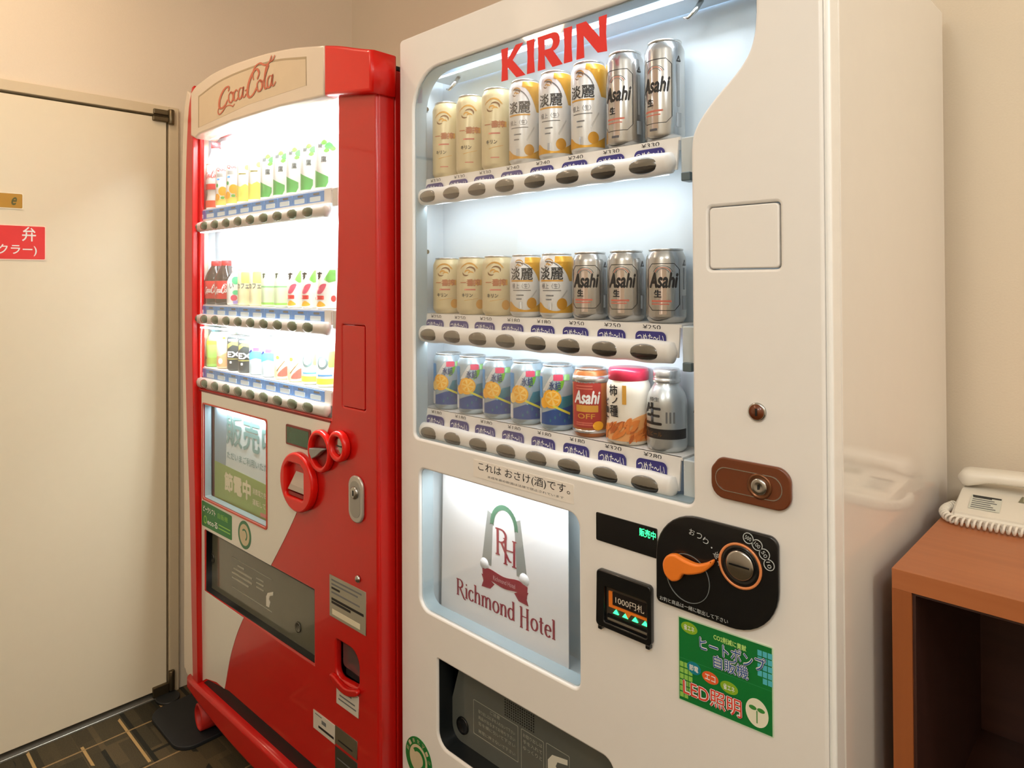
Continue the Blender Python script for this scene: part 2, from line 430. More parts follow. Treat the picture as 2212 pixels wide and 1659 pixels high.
open_w = roundpoly([(0.047, 1.043), (0.721, 1.043), (0.721, 1.40), (0.823, 1.79), (0.823, 1.838), (0.047, 1.838)], [0.014, 0.014, 0, 0, 0.03, 0.085], 8)
# swap the straight run of the right side for the S curve
open_w = [p for p in open_w if not (abs(p[0]-0.721) < 1e-6 and abs(p[1]-1.40) < 1e-6) and not (abs(p[0]-0.823) < 1e-6 and abs(p[1]-1.79) < 1e-6)]
ins = max(i for i, p in enumerate(open_w) if p[1] < 1.2 and p[0] > 0.5)
open_w = open_w[:ins+1] + spline(S_CURVE, 4) + open_w[ins+1:]
poster_w = roundpoly([(0.065, 0.680), (0.502, 0.680), (0.502, 0.981), (0.065, 0.981)], [0.03, 0.016, 0.024, 0.016], 6)
chute_w = roundpoly([(0.123, 0.413), (0.571, 0.413), (0.571, 0.593), (0.123, 0.593)], [0.03, 0.02, 0.022, 0.004], 6)
cover_w = rr(0.748, 0.855, 1.397, 1.490, 0.006)
front = plate('door_panel', [rr(0.0, 0.912, 0.06, 1.92, 0.010, 5), open_w, poster_w, chute_w, cover_w], 0, 0.035, WHITE, W, bevel=0.004)
plate('service_cover', [rr(0.7498, 0.8532, 1.3988, 1.4882, 0.006)], 0.0, 0.02, WHITE, W, bevel=0.002)
# lit display box
bm = bmesh.new()
box(bm, 0.0125, 0.0165, 0.038, 0.112, 1.02, 1.87); box(bm, 0.86, 0.864, 0.038, 0.112, 1.02, 1.87)
box(bm, 0.0125, 0.864, 0.112, 0.116, 1.02, 1.87); box(bm, 0.0165, 0.86, 0.038, 0.112, 1.866, 1.87); box(bm, 0.0165, 0.86, 0.038, 0.112, 1.02, 1.024)
ob('display_liner', bm, LINER, W)
LED = mat('led_strip', (240, 248, 255), 0.4, emit=(226, 240, 255), estr=2.0)
LEDC = (0.86, 0.94, 1.0)
ob('lamp_bar', bx(0.06, 0.80, 0.038, 0.050, 1.850, 1.864, bev=0.003), LED, W)
ob('lamp_cover', bx(0.05, 0.83, 0.054, 0.108, 1.832, 1.836), mat('frosted_cover', (206, 222, 236), 0.2, coat=0.5), W)
for hx in (0.115, 0.70):
    bm = bmesh.new(); tube(bm, [(hx, 0.075, 1.832), (hx-0.006, 0.066, 1.815), (hx-0.016, 0.06, 1.803), (hx-0.024, 0.06, 1.806)], [0.004, 0.004, 0.003, 0.002], 8); ob('cover_clip', bm, STEEL, W)
for sz in (1.775, 1.45):
    bm = bmesh.new(); lathe(bm, [(0.0001, 0.0), (0.005, 0.001), (0.005, 0.004)], 12, (0.0165, 0.062, sz), axis='X'); ob('screw', bm, DSTEEL, W)
pane = plate('window_pane', [open_w], 0.0046, 0.0060, PANE, W)
def inset(lp, d):
    n = len(lp); out = []
    for i in range(n):
        a, b, c = Vector(lp[i-1]), Vector(lp[i]), Vector(lp[(i+1) % n])
        t = (c-a); t = t.normalized() if t.length > 0 else Vector((1, 0))
        out.append((b.x-t.y*d, b.y+t.x*d))           # loops run anticlockwise: the inside is on the left
    return out
GASK = mat('gasket_grey', (146, 162, 168), 0.45)
plate('window_gasket', [open_w, inset(open_w, 0.0022)], 0.007, 0.037, GASK, W)
plate('poster_gasket', [poster_w, inset(poster_w, 0.0018)], 0.007, 0.037, mat('gasket_pale', (170, 188, 194), 0.4), W)
plate('chute_gasket', [chute_w, inset(chute_w, 0.0016)], 0.005, 0.040, mat('chute_black', (20, 24, 26), 0.35), W)
# brand lettering on the pane
def poly_letters(name, polys, x0, z0, sx, sz, y, m, parent):
    loops = [[(x0+p[0]*sx, z0+p[1]*sz) for p in lp] for lp in polys]
    return plate(name, loops, y-0.0006, y, m, parent)
K_ = [(0, 0), (0.27, 0), (0.26, 0.40), (0.62, 0), (0.98, 0), (0.47, 0.56), (0.90, 1), (0.60, 1), (0.26, 0.62), (0.28, 1), (0, 1), (0.03, 0.5)]
I_ = [(0, 0), (0.30, 0), (0.27, 0.5), (0.30, 1), (0, 1), (0.03, 0.5)]
R_o = [(0, 0), (0.28, 0), (0.26, 0.42), (0.55, 0.0), (0.92, 0), (0.58, 0.47)] + [(0.58+0.24*math.cos(a), 0.735+0.265*math.sin(a)) for a in [R(d) for d in range(-75, 91, 15)]] + [(0, 1), (0.03, 0.5)]
R_i = [(0.26, 0.56)] + [(0.46+0.11*math.cos(a), 0.71+0.15*math.sin(a)) for a in [R(d) for d in range(-90, 91, 22)]] + [(0.26, 0.86)]
N_ = [(0, 0), (0.27, 0), (0.25, 0.62), (0.72, 0.03), (1.02, 0.0), (0.99, 0.5), (1.02, 1), (0.76, 1), (0.78, 0.45), (0.34, 1), (0, 1), (0.03, 0.5)]
def sh(lp, dx): return [(p[0]+dx, p[1]) for p in lp]
KIRINRED = mat('brand_red', (232, 40, 36), 0.5)
for nm, lps, dx in (('K', [K_], 0), ('I', [I_], 1.04), ('R', [R_o, R_i], 1.46), ('I', [I_], 2.42), ('N', [N_], 2.86)):
    poly_letters('brand_letter', [sh(l, dx) for l in lps], 0.3165, 1.7650, 0.0640, 0.0615, 0.0044, KIRINRED, pane)

TAGB = mat('cold_tag_blue', (52, 48, 128), 0.45)
def button_mesh(rx, ry, rz, split=-0.08):
    bm = bmesh.new(); seg, nr = 32, 10
    prev = None
    for j in range(nr+1):
        t = j/nr*math.pi/2; s = math.cos(t); d = -ry*math.sin(t)
        ring = [bm.verts.new((rx*s*math.cos(2*math.pi*k/seg), d, rz*s*math.sin(2*math.pi*k/seg))) for k in range(seg)] if j < nr else [bm.verts.new((0, -ry, 0))]
        if prev:
            for k in range(seg):
                vv = (prev[k], prev[(k+1) % seg], ring[(k+1) % seg], ring[k]) if len(ring) > 1 else (prev[k], prev[(k+1) % seg], ring[0])
                f = bm.faces.new(vv); f.smooth = True
                f.material_index = 1 if f.calc_center_median().z < split*rz else 0  # lower faces take the darker colour, a painted reflection
        prev = ring
    me = bpy.data.meshes.new('button'); bmesh.ops.recalc_face_normals(bm, faces=bm.faces[:]); bm.to_mesh(me); bm.free()
    me.materials.append(SMOKE); me.materials.append(SMOKEREFL)
    return me
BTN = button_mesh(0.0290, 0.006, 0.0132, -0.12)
def bar_mesh(x0, x1, cy, cz, ry, rz, scallop, pitch, first, n=90, seg=16):
    bm = bmesh.new(); rings = []
    for i in range(n+1):
        x = x0+(x1-x0)*i/n
        e = min(x-x0, x1-x); q = min(1.0, e/0.010); q = math.sqrt(max(0.02, 1-(1-q)**2))
        k = 1+scallop*math.cos(2*math.pi*(x-first)/pitch)
        rings.append([bm.verts.new((x, cy+ry*q*math.cos(2*math.pi*j/seg), cz+rz*q*k*math.sin(2*math.pi*j/seg))) for j in range(seg)])
    for i in range(n):
        for j in range(seg):
            bm.faces.new((rings[i][j], rings[i][(j+1) % seg], rings[i+1][(j+1) % seg], rings[i+1][j])).smooth = True
    bm.faces.new(rings[0]); bm.faces.new(rings[-1])
    return bm
SHELVES = [(1.609, 1.568), (1.312, 1.268), (1.103, 1.056)]
PRICES = [['¥330']*3+['¥240']*3+['¥330']*2, ['¥250']*3+['¥180']*2+['¥250']*3, ['¥180']*6+['¥320', '¥280']]
for r_, (zb, zc) in enumerate(SHELVES):
    bm = bmesh.new()
    box(bm, 0.03, 0.682, 0.036, 0.111, zb-0.005, zb)
    v = [bm.verts.new(p) for p in ((0.030, 0.036, zb), (0.679, 0.036, zb), (0.679, 0.030, zb-0.052), (0.030, 0.030, zb-0.052), (0.030, 0.040, zb), (0.679, 0.040, zb), (0.679, 0.034, zb-0.052), (0.030, 0.034, zb-0.052))]
    for q in ((0, 1, 2, 3), (4, 7, 6, 5), (0, 4, 5, 1), (3, 2, 6, 7), (0, 3, 7, 4), (1, 5, 6, 2)): bm.faces.new([v[i] for i in q])
    sh_ = ob('shelf', bm, OFFWHITE, W)
    bm = bmesh.new(); box(bm, 0.684, 0.712, 0.034, 0.108, zb-0.060, zb-0.002, bev=0.002); ob('end_bracket', bm, mat('bracket_grey', (206, 212, 212), 0.4), sh_)
    ob('bracket_pin', bx(0.688, 0.704, 0.026, 0.05, zb-0.072, zb-0.058, bev=0.002), mat('pin_grey', (96, 112, 116), 0.4), sh_)
    ob('led_bar', bx(0.05, 0.66, 0.031, 0.039, zb-0.058, zb-0.053), LED, sh_)
    if r_ == 2:
        bm = bmesh.new(); tube(bm, [(0.680, 0.100, zb+0.001), (0.675, 0.100, zb+0.055), (0.671, 0.100, zb+0.076), (0.668, 0.100, zb+0.060)], 0.0022, 8); ob('stand_wire', bm, BLACK, sh_)
    bar = ob('button_bar', bar_mesh(0.036, 0.679, 0.026, zc, 0.014, 0.0185, 0.05, 0.078, 0.0805), OFFWHITE, sh_)
    for i in range(8):
        cx = 0.0805+0.078*i
        b = ob('button', BTN, None, sh_, loc=(cx, 0.0150, zc-0.001)); 
        # price and cold tag
        pitchz = zb-0.052
        def strip_y(z): return 0.036-0.006*(zb-z)/0.052
        zt, zt0 = zb-0.0085, zc+0.010
        me = plate_mesh([roundpoly([(cx-0.028, zt0), (cx+0.030, zt0), (cx+0.030, zt-0.004), (cx-0.028, zt-0.004)], [0, 0, 0.009, 0.009], 4)], 0.0, 0.0006)
        me.transform(Matrix.Translation((0, strip_y((zt+zt0)/2)-0.0022, 0))); ob('cold_tag', me, TAGB, sh_)
        text('tag_lettering', 'つめた〜い', cx-0.024, cx+0.026, zt0+0.004 if r_ else zt0+0.004, zt-0.008, strip_y((zt+zt0)/2)-0.0026, WHITEINK, sh_, 0.01)
        text('price', PRICES[r_][i], cx-0.016, cx+0.018, zb-0.0095, zb-0.0022, strip_y(zb)-0.0010, INK, sh_)
    l = area('shelf_lamp', (WX+0.36, WY+0.035, zb-0.060), (WX+0.36, WY+0.075, zb-0.13), 0.62, 0.55, LEDC, 0.010)
    if r_ == 2: bpy.data.objects.remove(l)
area('display_lamp', (WX+0.43, WY+0.042, 1.847), (WX+0.43, WY+0.075, 1.77), 0.72, 1.5, LEDC, 0.010)
# dark hinge notches on the left of the window
for nz in (1.575, 1.43, 1.36, 1.265, 1.215, 1.055):
    ob('notch', bx(0.018, 0.026, 0.0385, 0.05, nz, nz+0.008), DARK, W)

# poster window
bm = bmesh.new()
box(bm, 0.055, 0.059, 0.036, 0.10, 0.66, 0.995); box(bm, 0.508, 0.512, 0.036, 0.10, 0.66, 0.995); box(bm, 0.055, 0.512, 0.10, 0.104, 0.66, 0.995)
box(bm, 0.059, 0.508, 0.036, 0.10, 0.991, 0.995); box(bm, 0.059, 0.508, 0.036, 0.10, 0.66, 0.664)
ob('poster_liner', bm, mat('poster_liner_grey', (196, 204, 206), 0.4), W)
plate('poster_pane', [poster_w], 0.0046, 0.0060, PANE, W)
area('poster_lamp', (WX+0.20, WY+0.020, 0.972), (WX+0.20, WY+0.050, 0.87), 0.18, 0.42, LEDC, 0.012)
area('poster_lamp', (WX+0.40, WY+0.020, 0.972), (WX+0.40, WY+0.050, 0.87), 0.14, 0.32, LEDC, 0.012)
PO = empty('poster', (WX+0.255, WY+0.056, 0.664), 0, 'white hotel poster with crest behind the lower window of the white machine', 'poster')
def po(p): return (p[0]-0.255, p[1]-0.664)
plate('sheet', [[po(p) for p in ((0.070, 0.665), (0.432, 0.665), (0.432, 0.962), (0.078, 0.962))]], 0, 0.0015, PAPER, PO)
GREYP = mat('poster_grey', (150, 152, 146), 0.6); MAROON = mat('poster_maroon', (150, 50, 60), 0.6); DKGREEN = mat('poster_green', (72, 116, 90), 0.6)
for sg in (-1, 1):
    cx = 0.265
    plate('column_print', [[po((cx+sg*a, b)) for a, b in ((0.030, 0.905), (0.046, 0.912), (0.064, 0.80), (0.036, 0.80))]], -0.0004, 0, GREYP, PO)
    bm = bmesh.new(); lathe(bm, [(0.0001, -0.0012), (0.013, -0.0004), (0.013, 0)], 16, (cx+sg*0.056-0.255, 0, 0.798-0.664), axis='Y'); ob('scroll_print', bm, PAPER, PO)
for k in range(15):
    a = R(8+k*164/14); cx, cz = 0.266+0.034*math.cos(a), 0.886+0.040*math.sin(a); t = a+math.pi/2
    for d in (-0.65, 0.65):
        q = t+d+(0 if k < 7 else 0)
        u = (math.cos(q), math.sin(q)); n = (-u[1], u[0])
        plate('laurel_leaf', [[po((cx+u[0]*s*0.0085+n[0]*w*0.0048, cz+u[1]*s*0.0085+n[1]*w*0.0048)) for s, w in ((-1, 0), (-0.2, 1), (1, 0), (-0.2, -1))]], -0.0004-0.00003*(2*k+(d > 0)), 0, DKGREEN, PO)
# ribbon banner
top = spline([(0.203, 0.788), (0.225, 0.792), (0.265, 0.787), (0.305, 0.792), (0.330, 0.786)], 5); bot = spline([(0.328, 0.762), (0.303, 0.768), (0.265, 0.764), (0.225, 0.769), (0.205, 0.764)], 5)
plate('banner_print', [[po(p) for p in top+bot]], -0.0006, 0, MAROON, PO)
for sg in (-1, 1):
    plate('banner_tail', [[po((0.266+sg*a, b)) for a, b in ((0.045, 0.772), (0.066, 0.776), (0.060, 0.764), (0.066, 0.750), (0.040, 0.752), (0.028, 0.764))]], -0.0005, 0, MAROON, PO)
# roman lettering drawn with a broad pen
def arcp(cx, cz, rx, rz, a0, a1, n=12): return [(cx+rx*math.cos(R(a0+(a1-a0)*k/n)), cz+rz*math.sin(R(a0+(a1-a0)*k/n))) for k in range(n+1)]
def stem(x, z0, z1, ser=True, w=0.11):
    o = [[(x, z0), (x, z1)]]
    if ser: o += [[(x-w, z0+0.02), (x+w, z0+0.02)], [(x-w*1.1, z1-0.03), (x, z1-0.02)]]
    return o
GL = {
 'R': (0.78, stem(0.15, -0.0, 1.0) + [[(0.15, 0.98)]+arcp(0.30, 0.74, 0.27, 0.24, 90, -90)+[(0.15, 0.5)], spline([(0.34, 0.5), (0.52, 0.22), (0.72, -0.06), (0.86, -0.1)], 6)]),
 'i': (0.30, stem(0.14, 0, 0.62) + [[(0.09, 0.84), (0.19, 0.84)], [(0.09, 0.80), (0.19, 0.80)]]),
 'c': (0.50, [arcp(0.27, 0.31, 0.21, 0.31, 40, 325, 16)]),
 'h': (0.62, stem(0.13, 0, 1.05) + [spline([(0.13, 0.45), (0.26, 0.62), (0.42, 0.60), (0.47, 0.42)], 6)] + [[(0.47, 0.45), (0.47, 0.0)], [(0.37, 0.02), (0.57, 0.02)]]),
 'm': (0.94, stem(0.13, 0, 0.63) + [spline([(0.13, 0.45), (0.25, 0.62), (0.38, 0.60), (0.43, 0.42)], 6), [(0.43, 0.45), (0.43, 0)], [(0.34, 0.02), (0.52, 0.02)], spline([(0.43, 0.45), (0.56, 0.62), (0.70, 0.60), (0.76, 0.42)], 6), [(0.76, 0.45), (0.76, 0)], [(0.67, 0.02), (0.86, 0.02)]]),
 'o': (0.60, [arcp(0.29, 0.31, 0.22, 0.31, 0, 360, 24)]),
 'n': (0.62, stem(0.13, 0, 0.63) + [spline([(0.13, 0.45), (0.26, 0.62), (0.42, 0.60), (0.47, 0.42)], 6), [(0.47, 0.45), (0.47, 0)], [(0.37, 0.02), (0.57, 0.02)]]),
 'd': (0.62, [arcp(0.28, 0.31, 0.21, 0.31, 50, 330, 16), [(0.47, 0.0), (0.47, 1.05)], [(0.36, 1.02), (0.47, 1.03)], [(0.47, 0.02), (0.57, 0.02)]]),
 'H': (0.84, stem(0.16, -0.18, 1.0) + [[(0.62, -0.18), (0.62, 1.0)], [(0.52, 0.98), (0.74, 0.98)], [(0.5, -0.16), (0.74, -0.16)], [(0.16, 0.48), (0.62, 0.50)]]),
 't': (0.40, [[(0.18, 0.86), (0.18, 0.12)]+arcp(0.28, 0.12, 0.10, 0.11, 180, 300, 6), [(0.04, 0.6), (0.36, 0.62)]]),
 'e': (0.54, [[(0.10, 0.34), (0.46, 0.36)]+arcp(0.28, 0.33, 0.19, 0.29, 8, 180, 10)+arcp(0.28, 0.31, 0.19, 0.31, 180, 320, 10)]),
 'l': (0.30, stem(0.14, 0, 1.05)), ' ': (0.30, []),
}
def roman(name, s, x0, x1, z0, z1, y, m, parent, thick=0.13, thin=0.05):
    tot = sum(GL[c][0] for c in s); sx = (x1-x0)/tot; sz = z1-z0
    bm = bmesh.new(); cur = 0
    wf = lambda d, t: (thin+(thick-thin)*abs(d.y)**1.3)*(sx*0.55+sz*0.45)
    for c in s:
        for si, st in enumerate(GL[c][1]): ribbon_into(bm, [(x0+(cur+p[0])*sx, z0+p[1]*sz) for p in st], wf, y-si*0.00003)
        cur += GL[c][0]
    return ob(name, bm, m, parent)
roman('hotel_lettering', 'Richmond Hotel', 0.121-0.255, 0.402-0.255, 0.709-0.664, 0.744-0.664, -0.0006, MAROON, PO, 0.15, 0.06)
roman('monogram', 'R', 0.240-0.255, 0.283-0.255, 0.828-0.664, 0.882-0.664, -0.0006, MAROON, PO, 0.12, 0.05)
roman('monogram', 'H', 0.262-0.255, 0.306-0.255, 0.822-0.664, 0.866-0.664, -0.0006, MAROON, PO, 0.12, 0.05)
text('banner_lettering', 'Richmond Hotel', 0.235-0.255, 0.297-0.255, 0.773-0.664, 0.782-0.664, -0.0010, mat('banner_pink', (214, 170, 170), 0.6), PO)

# notice strip under the display
nt_ = plate('notice_strip', [rr(0.238, 0.492, 0.996, 1.030, 0.002, 2)], -0.0008, 0.0, mat('notice_film', (240, 232, 222), 0.4), W)
text('notice_lettering', 'これは おさけ(酒)です。', 0.252, 0.484, 1.0085, 1.0275, -0.0012, INK, nt_)
text('notice_small_print', '未成年者の飲酒は法律で禁止されています', 0.278, 0.470, 1.0005, 1.0050, -0.0012, GREYINK, nt_)

# delivery chute
ch = plate('chute_recess', [rr(0.110, 0.585, 0.40, 0.605, 0.01)], 0.13, 0.135, DARK, W)
bm = bmesh.new(); box(bm, 0.108, 0.112, 0.036, 0.13, 0.40, 0.605); box(bm, 0.582, 0.586, 0.036, 0.13, 0.40, 0.605); box(bm, 0.112, 0.582, 0.036, 0.13, 0.60, 0.605); box(bm, 0.112, 0.582, 0.036, 0.13, 0.40, 0.404)
ob('chute_liner', bm, mat('chute_black', (20, 24, 26), 0.35), ch)
FLAP = mat('chute_flap', (96, 98, 92), 0.12, coat=0.5, var=0.04)
fl = plate('chute_flap', [roundpoly([(0.114, 0.404), (0.580, 0.404), (0.580, 0.600), (0.158, 0.600), (0.116, 0.470)], [0.002]*5)], 0.040, 0.045, FLAP, W)
bm = bmesh.new(); lathe(bm, [(0.018, 0.0), (0.017, -0.003), (0.013, -0.0015), (0.0001, 0.001)], 24, (0.158, 0.0395, 0.451), axis='Y'); ob('finger_dimple', bm, BLACK, fl)
bm = bmesh.new()
for i in range(14):
    for j in range(7):
        lathe(bm, [(0.0016, -0.0003), (0.0016, 0)], 8, (0.283+i*0.0058, 0.0398, 0.527+j*0.0050), axis='Y')
tag(ob('speaker_grille', bm, BLACK, fl), kind='stuff')
PALE = mat('pale_print', (168, 166, 150), 0.5)
def frame_loop(x0, x1, z0, z1, t): return [rr(x0, x1, z0, z1, 0.002, 2), rr(x0+t, x1-t, z0+t, z1-t, 0.002, 2)]
plate('print_frame', frame_loop(0.191, 0.318, 0.450, 0.520, 0.0008), 0.0394, 0.0398, PALE, fl)
plate('print_frame', frame_loop(0.326, 0.384, 0.430, 0.520, 0.0008), 0.0394, 0.0398, PALE, fl)
plate('print_frame', frame_loop(0.390, 0.446, 0.430, 0.522, 0.0008), 0.0394, 0.0398, PALE, fl)
for k, (zz, s_t) in enumerate(((0.510, 'ご注意'), (0.498, '取り出し口に手を入れないで下さい'), (0.486, '商品が出るまでお待ち下さい'), (0.474, '缶を横に引いて下さい'), (0.458, '無理に押さないで下さい'))):
    text('chute_lettering', s_t, 0.206 if k else 0.240, 0.310 if k else 0.268, zz, zz+0.0072, 0.0394, PALE, fl)
for k, s_t in enumerate(('お取り出しは', '手を入れて', 'ゆっくりと')):
    text('chute_lettering', s_t, 0.331, 0.380, 0.506-k*0.012, 0.5135-k*0.012, 0.0394, PALE, fl)
plate('hand_print', [[(0.394+0.00105*a, 0.462+0.00095*b) for a, b in ((0, 0), (0, 32), (10, 46), (45, 54), (45, 44), (22, 38), (18, 28), (26, 20), (20, 0))]], 0.0394, 0.0398, mat('hand_print_white', (220, 216, 200), 0.5), fl)

# money section
dp = plate('credit_display', [rr(0.5405, 0.658, 0.949, 0.995, 0.002, 2)], -0.002, 0.0, BLACK, W, label='black display with green lit characters')
text('display_lettering', '販売中', 0.626, 0.656, 0.977, 0.990, -0.0024, LEDG, dp, 0.012)
bl = plate('bill_slot', [roundpoly([(0.544, 0.812), (0.651, 0.812), (0.651, 0.905), (0.546, 0.905)], 0.007), rr(0.561, 0.643, 0.822, 0.880, 0.003, 3)], -0.010, 0.0, BLACK, W, bevel=0.002)
plate('slot_recess', [rr(0.558, 0.646, 0.819, 0.884, 0.002, 2)], -0.0006, 0.004, mat('bill_bezel', (70, 60, 50), 0.35, coat=0.3), bl)
plate('orange_guide', [[(0.566, 0.872), (0.566, 0.846), (0.598, 0.846), (0.604, 0.838), (0.610, 0.846), (0.640, 0.846), (0.640, 0.850), (0.573, 0.850), (0.573, 0.872)]], -0.0030, -0.0006, ORANGE, bl)
plate('window_print', [rr(0.573, 0.640, 0.851, 0.872, 0.001, 2)], -0.0020, -0.0006, mat('bill_window', (36, 30, 28), 0.2), bl)
text('bill_lettering', '1000円札', 0.579, 0.634, 0.855, 0.867, -0.0024, mat('bill_text', (226, 214, 196), 0.4), bl)
for k in range(4):
    x = 0.574+k*0.0185
    plate('arrow_lamp', [[(x, 0.8375), (x+0.011, 0.8375), (x+0.0055, 0.8445)]], -0.0030, -0.0006, LEDG, bl)
ob('slot_lip', bx(0.566, 0.642, -0.006, -0.001, 0.826, 0.829), SMOKE, bl); ob('slot_mouth', bx(0.564, 0.642, -0.0045, -0.001, 0.829, 0.834), BLACK, bl)
for xx in (0.548, 0.640): ob('slot_foot', bx(xx, xx+0.008, -0.010, 0.0, 0.806, 0.8135, bev=0.002), BLACK, bl)
cp = plate('coin_panel', [roundpoly([(0.659, 0.886), (0.851, 0.886), (0.851, 1.031), (0.659, 1.031)], [0.008, 0.085, 0.014, 0.085], 10)], -0.007, 0.0, BLACK, W, bevel=0.002)
bm = bmesh.new(); lathe(bm, [(0.0320, -0.0072), (0.0320, -0.0095), (0.0300, -0.0095), (0.0285, -0.0090), (0.0285, -0.0072)], 40, (0.797, 0, 0.979), axis='Y'); ob('coin_ring', bm, mat('orange_ring', (226, 140, 84), 0.3, coat=0.3), cp)
bm = bmesh.new(); lathe(bm, [(0.0285, -0.0072), (0.0285, -0.0088), (0.024, -0.0080), (0.0215, -0.0074)], 40, (0.797, 0, 0.979), axis='Y'); ob('coin_bowl', bm, BLACK, cp)
bm = bmesh.new(); lathe(bm, [(0.0205, -0.0076), (0.0205, -0.0105), (0.0180, -0.0115), (0.0001, -0.0110)], 40, (0.797, 0, 0.980), axis='Y'); ob('coin_plate', bm, STEEL, cp)
ob('coin_slot', bx(0.782, 0.812, -0.0122, -0.0112, 0.9785, 0.9810), BLACK, cp)
lev = spline([(0.678, 0.953), (0.685, 0.966), (0.698, 0.971), (0.712, 0.968), (0.732, 0.966), (0.748, 0.972), (0.759, 0.979), (0.758, 0.971), (0.744, 0.957), (0.724, 0.948), (0.712, 0.945), (0.704, 0.934), (0.692, 0.930), (0.681, 0.938)], 4, True)
plate('return_lever', [lev], -0.020, -0.008, ORANGE, cp, bevel=0.003, label='orange coin return lever')
plate('lever_dial', [ell(0.714, 0.937, 0.036, 0.036, 40), ell(0.714, 0.937, 0.0352, 0.0352, 40)], -0.0082, -0.0070, mat('dial_line', (120, 124, 124), 0.4), cp)
GREYT = mat('pale_lettering', (196, 200, 198), 0.5)
for k, ch_ in enumerate('おつり・返却'):
    a = R(84-k*12); hs_ = 0.0012 if ch_ == '・' else 0.0045
    text('panel_lettering', ch_, 0.716+0.056*math.cos(a)-hs_, 0.716+0.056*math.cos(a)+hs_, 0.950+0.058*math.sin(a)-hs_, 0.950+0.058*math.sin(a)+hs_, -0.0076, GREYT, cp, rot=a-math.pi/2)
for k, s_t in enumerate(('500', '100', '50', '10')):
    a = R(74-k*19); cx, cz = 0.797+0.0435*math.cos(a), 0.979+0.0435*math.sin(a)
    plate('coin_mark', [ell(cx, cz, 0.0078, 0.0078, 20), ell(cx, cz, 0.0068, 0.0068, 20)], -0.0076, -0.0070, GREYT, cp)
    text('coin_lettering', s_t, cx-0.0045, cx+0.0045, cz-0.0028, cz+0.0028, -0.0076, GREYT, cp, rot=a-math.pi/2)
text('panel_lettering', 'お釣と商品は一緒に取出して下さい', 0.666, 0.778, 0.8905, 0.8970, -0.0076, GREYT, cp)
bm = bmesh.new(); lathe(bm, [(0.0128, 0), (0.0128, -0.003), (0.0112, -0.004)], 28, (0.821, 0, 1.198), axis='Y'); k_ = ob('key_lock', bm, STEEL, W)
bm = bmesh.new(); lathe(bm, [(0.0106, -0.0038), (0.0106, -0.0046), (0.0001, -0.0046)], 28, (0.821, 0, 1.198), axis='Y'); ob('lock_core', bm, BROWN, k_)
ob('key_hole', bx(0.8195, 0.8225, -0.0056, -0.0044, 1.193, 1.203), BLACK, k_)
hd = plate('door_handle', [roundpoly([(0.753, 1.068), (0.857, 1.068), (0.869, 1.080), (0.869, 1.115), (0.857, 1.127), (0.766, 1.127), (0.753, 1.110)], [0.020, 0.02, 0.02, 0.02, 0.02, 0.014, 0.014], 5)], -0.007, 0.0, BROWN, W, bevel=0.002, label='brown handle plate with lock')
plate('handle_groove', [roundpoly([(0.760, 1.080), (0.858, 1.080), (0.858, 1.114), (0.760, 1.114)], 0.016), roundpoly([(0.7612, 1.0812), (0.8568, 1.0812), (0.8568, 1.1128), (0.7612, 1.1128)], 0.0155)], -0.0078, -0.006, STEEL, hd)
bm = bmesh.new(); lathe(bm, [(0.0175, -0.0065), (0.0175, -0.0085), (0.0150, -0.0095), (0.0140, -0.0085), (0.0120, -0.0080)], 32, (0.826, 0, 1.0965), axis='Y'); ob('lock_collar', bm, mat('brown_metal', (128, 84, 56), 0.28, metal=0.7), hd)
bm = bmesh.new(); lathe(bm, [(0.0115, -0.0065), (0.0115, -0.0105), (0.0095, -0.0120), (0.0055, -0.0115), (0.0001, -0.0105)], 32, (0.826, 0, 1.0965), axis='Y'); ob('lock_cylinder', bm, STEEL, hd)
ob('key_hole', bx(0.8252, 0.8268, -0.0130, -0.0108, 1.0930, 1.1000), BLACK, hd)

# green information sticker
stp = [(0.6935, 0.7465), (0.8405, 0.7535), (0.8405, 0.8775), (0.6935, 0.873)]
st = plate('eco_sticker', [roundpoly(stp, 0.002, 2)], -0.0010, 0.0, mat('sticker_edge', (206, 226, 196), 0.4), W, label='green sticker with blue and red Japanese lettering')
def sp(u, v):   # bilinear position on the sticker
    a = [stp[0][i]*(1-u)+stp[1][i]*u for i in (0, 1)]; b = [stp[3][i]*(1-u)+stp[2][i]*u for i in (0, 1)]
    return (a[0]*(1-v)+b[0]*v, a[1]*(1-v)+b[1]*v)
plate('sticker_face', [[sp(0.012, 0.014), sp(0.988, 0.014), sp(0.988, 0.986), sp(0.012, 0.986)]], -0.0013, -0.0010, GREEN, st)
plate('sticker_fold', [[sp(0.012, 0.508), sp(0.988, 0.508), sp(0.988, 0.514), sp(0.012, 0.514)]], -0.0014, -0.0013, mat('fold_green', (40, 140, 76), 0.4), st)
CYAN = mat('cyan_ink', (84, 186, 200), 0.45)
for i in range(4):
    for j in range(5):
        u, v = 0.80+0.05*i, 0.56+0.075*j
        if (u-0.95)**2*3+(v-0.74)**2 < 0.055: plate('globe_tile', [[sp(u, v), sp(u+0.042, v), sp(u+0.042, v+0.062), sp(u, v+0.062)]], -0.0015, -0.0013, CYAN, st)
for i in range(5):
    for j in range(6):
        u, v = 0.02+0.05*i, 0.05+0.072*j
        if (u-0.02)**2*3+(v-0.24)**2 < 0.05: plate('globe_tile', [[sp(u, v), sp(u+0.042, v), sp(u+0.042, v+0.058), sp(u, v+0.058)]], -0.0015, -0.0013, LGREEN, st)
def badge(u, v, ru, rv, m, s_t):
    c = sp(u, v); plate('badge', [ell(c[0], c[1], ru, rv, 24)], -0.0017, -0.0013, m, st)
    text('badge_lettering', s_t, c[0]-ru*0.65, c[0]+ru*0.65, c[1]-rv*0.5, c[1]+rv*0.5, -0.0019, WHITEINK, st, 0.015)
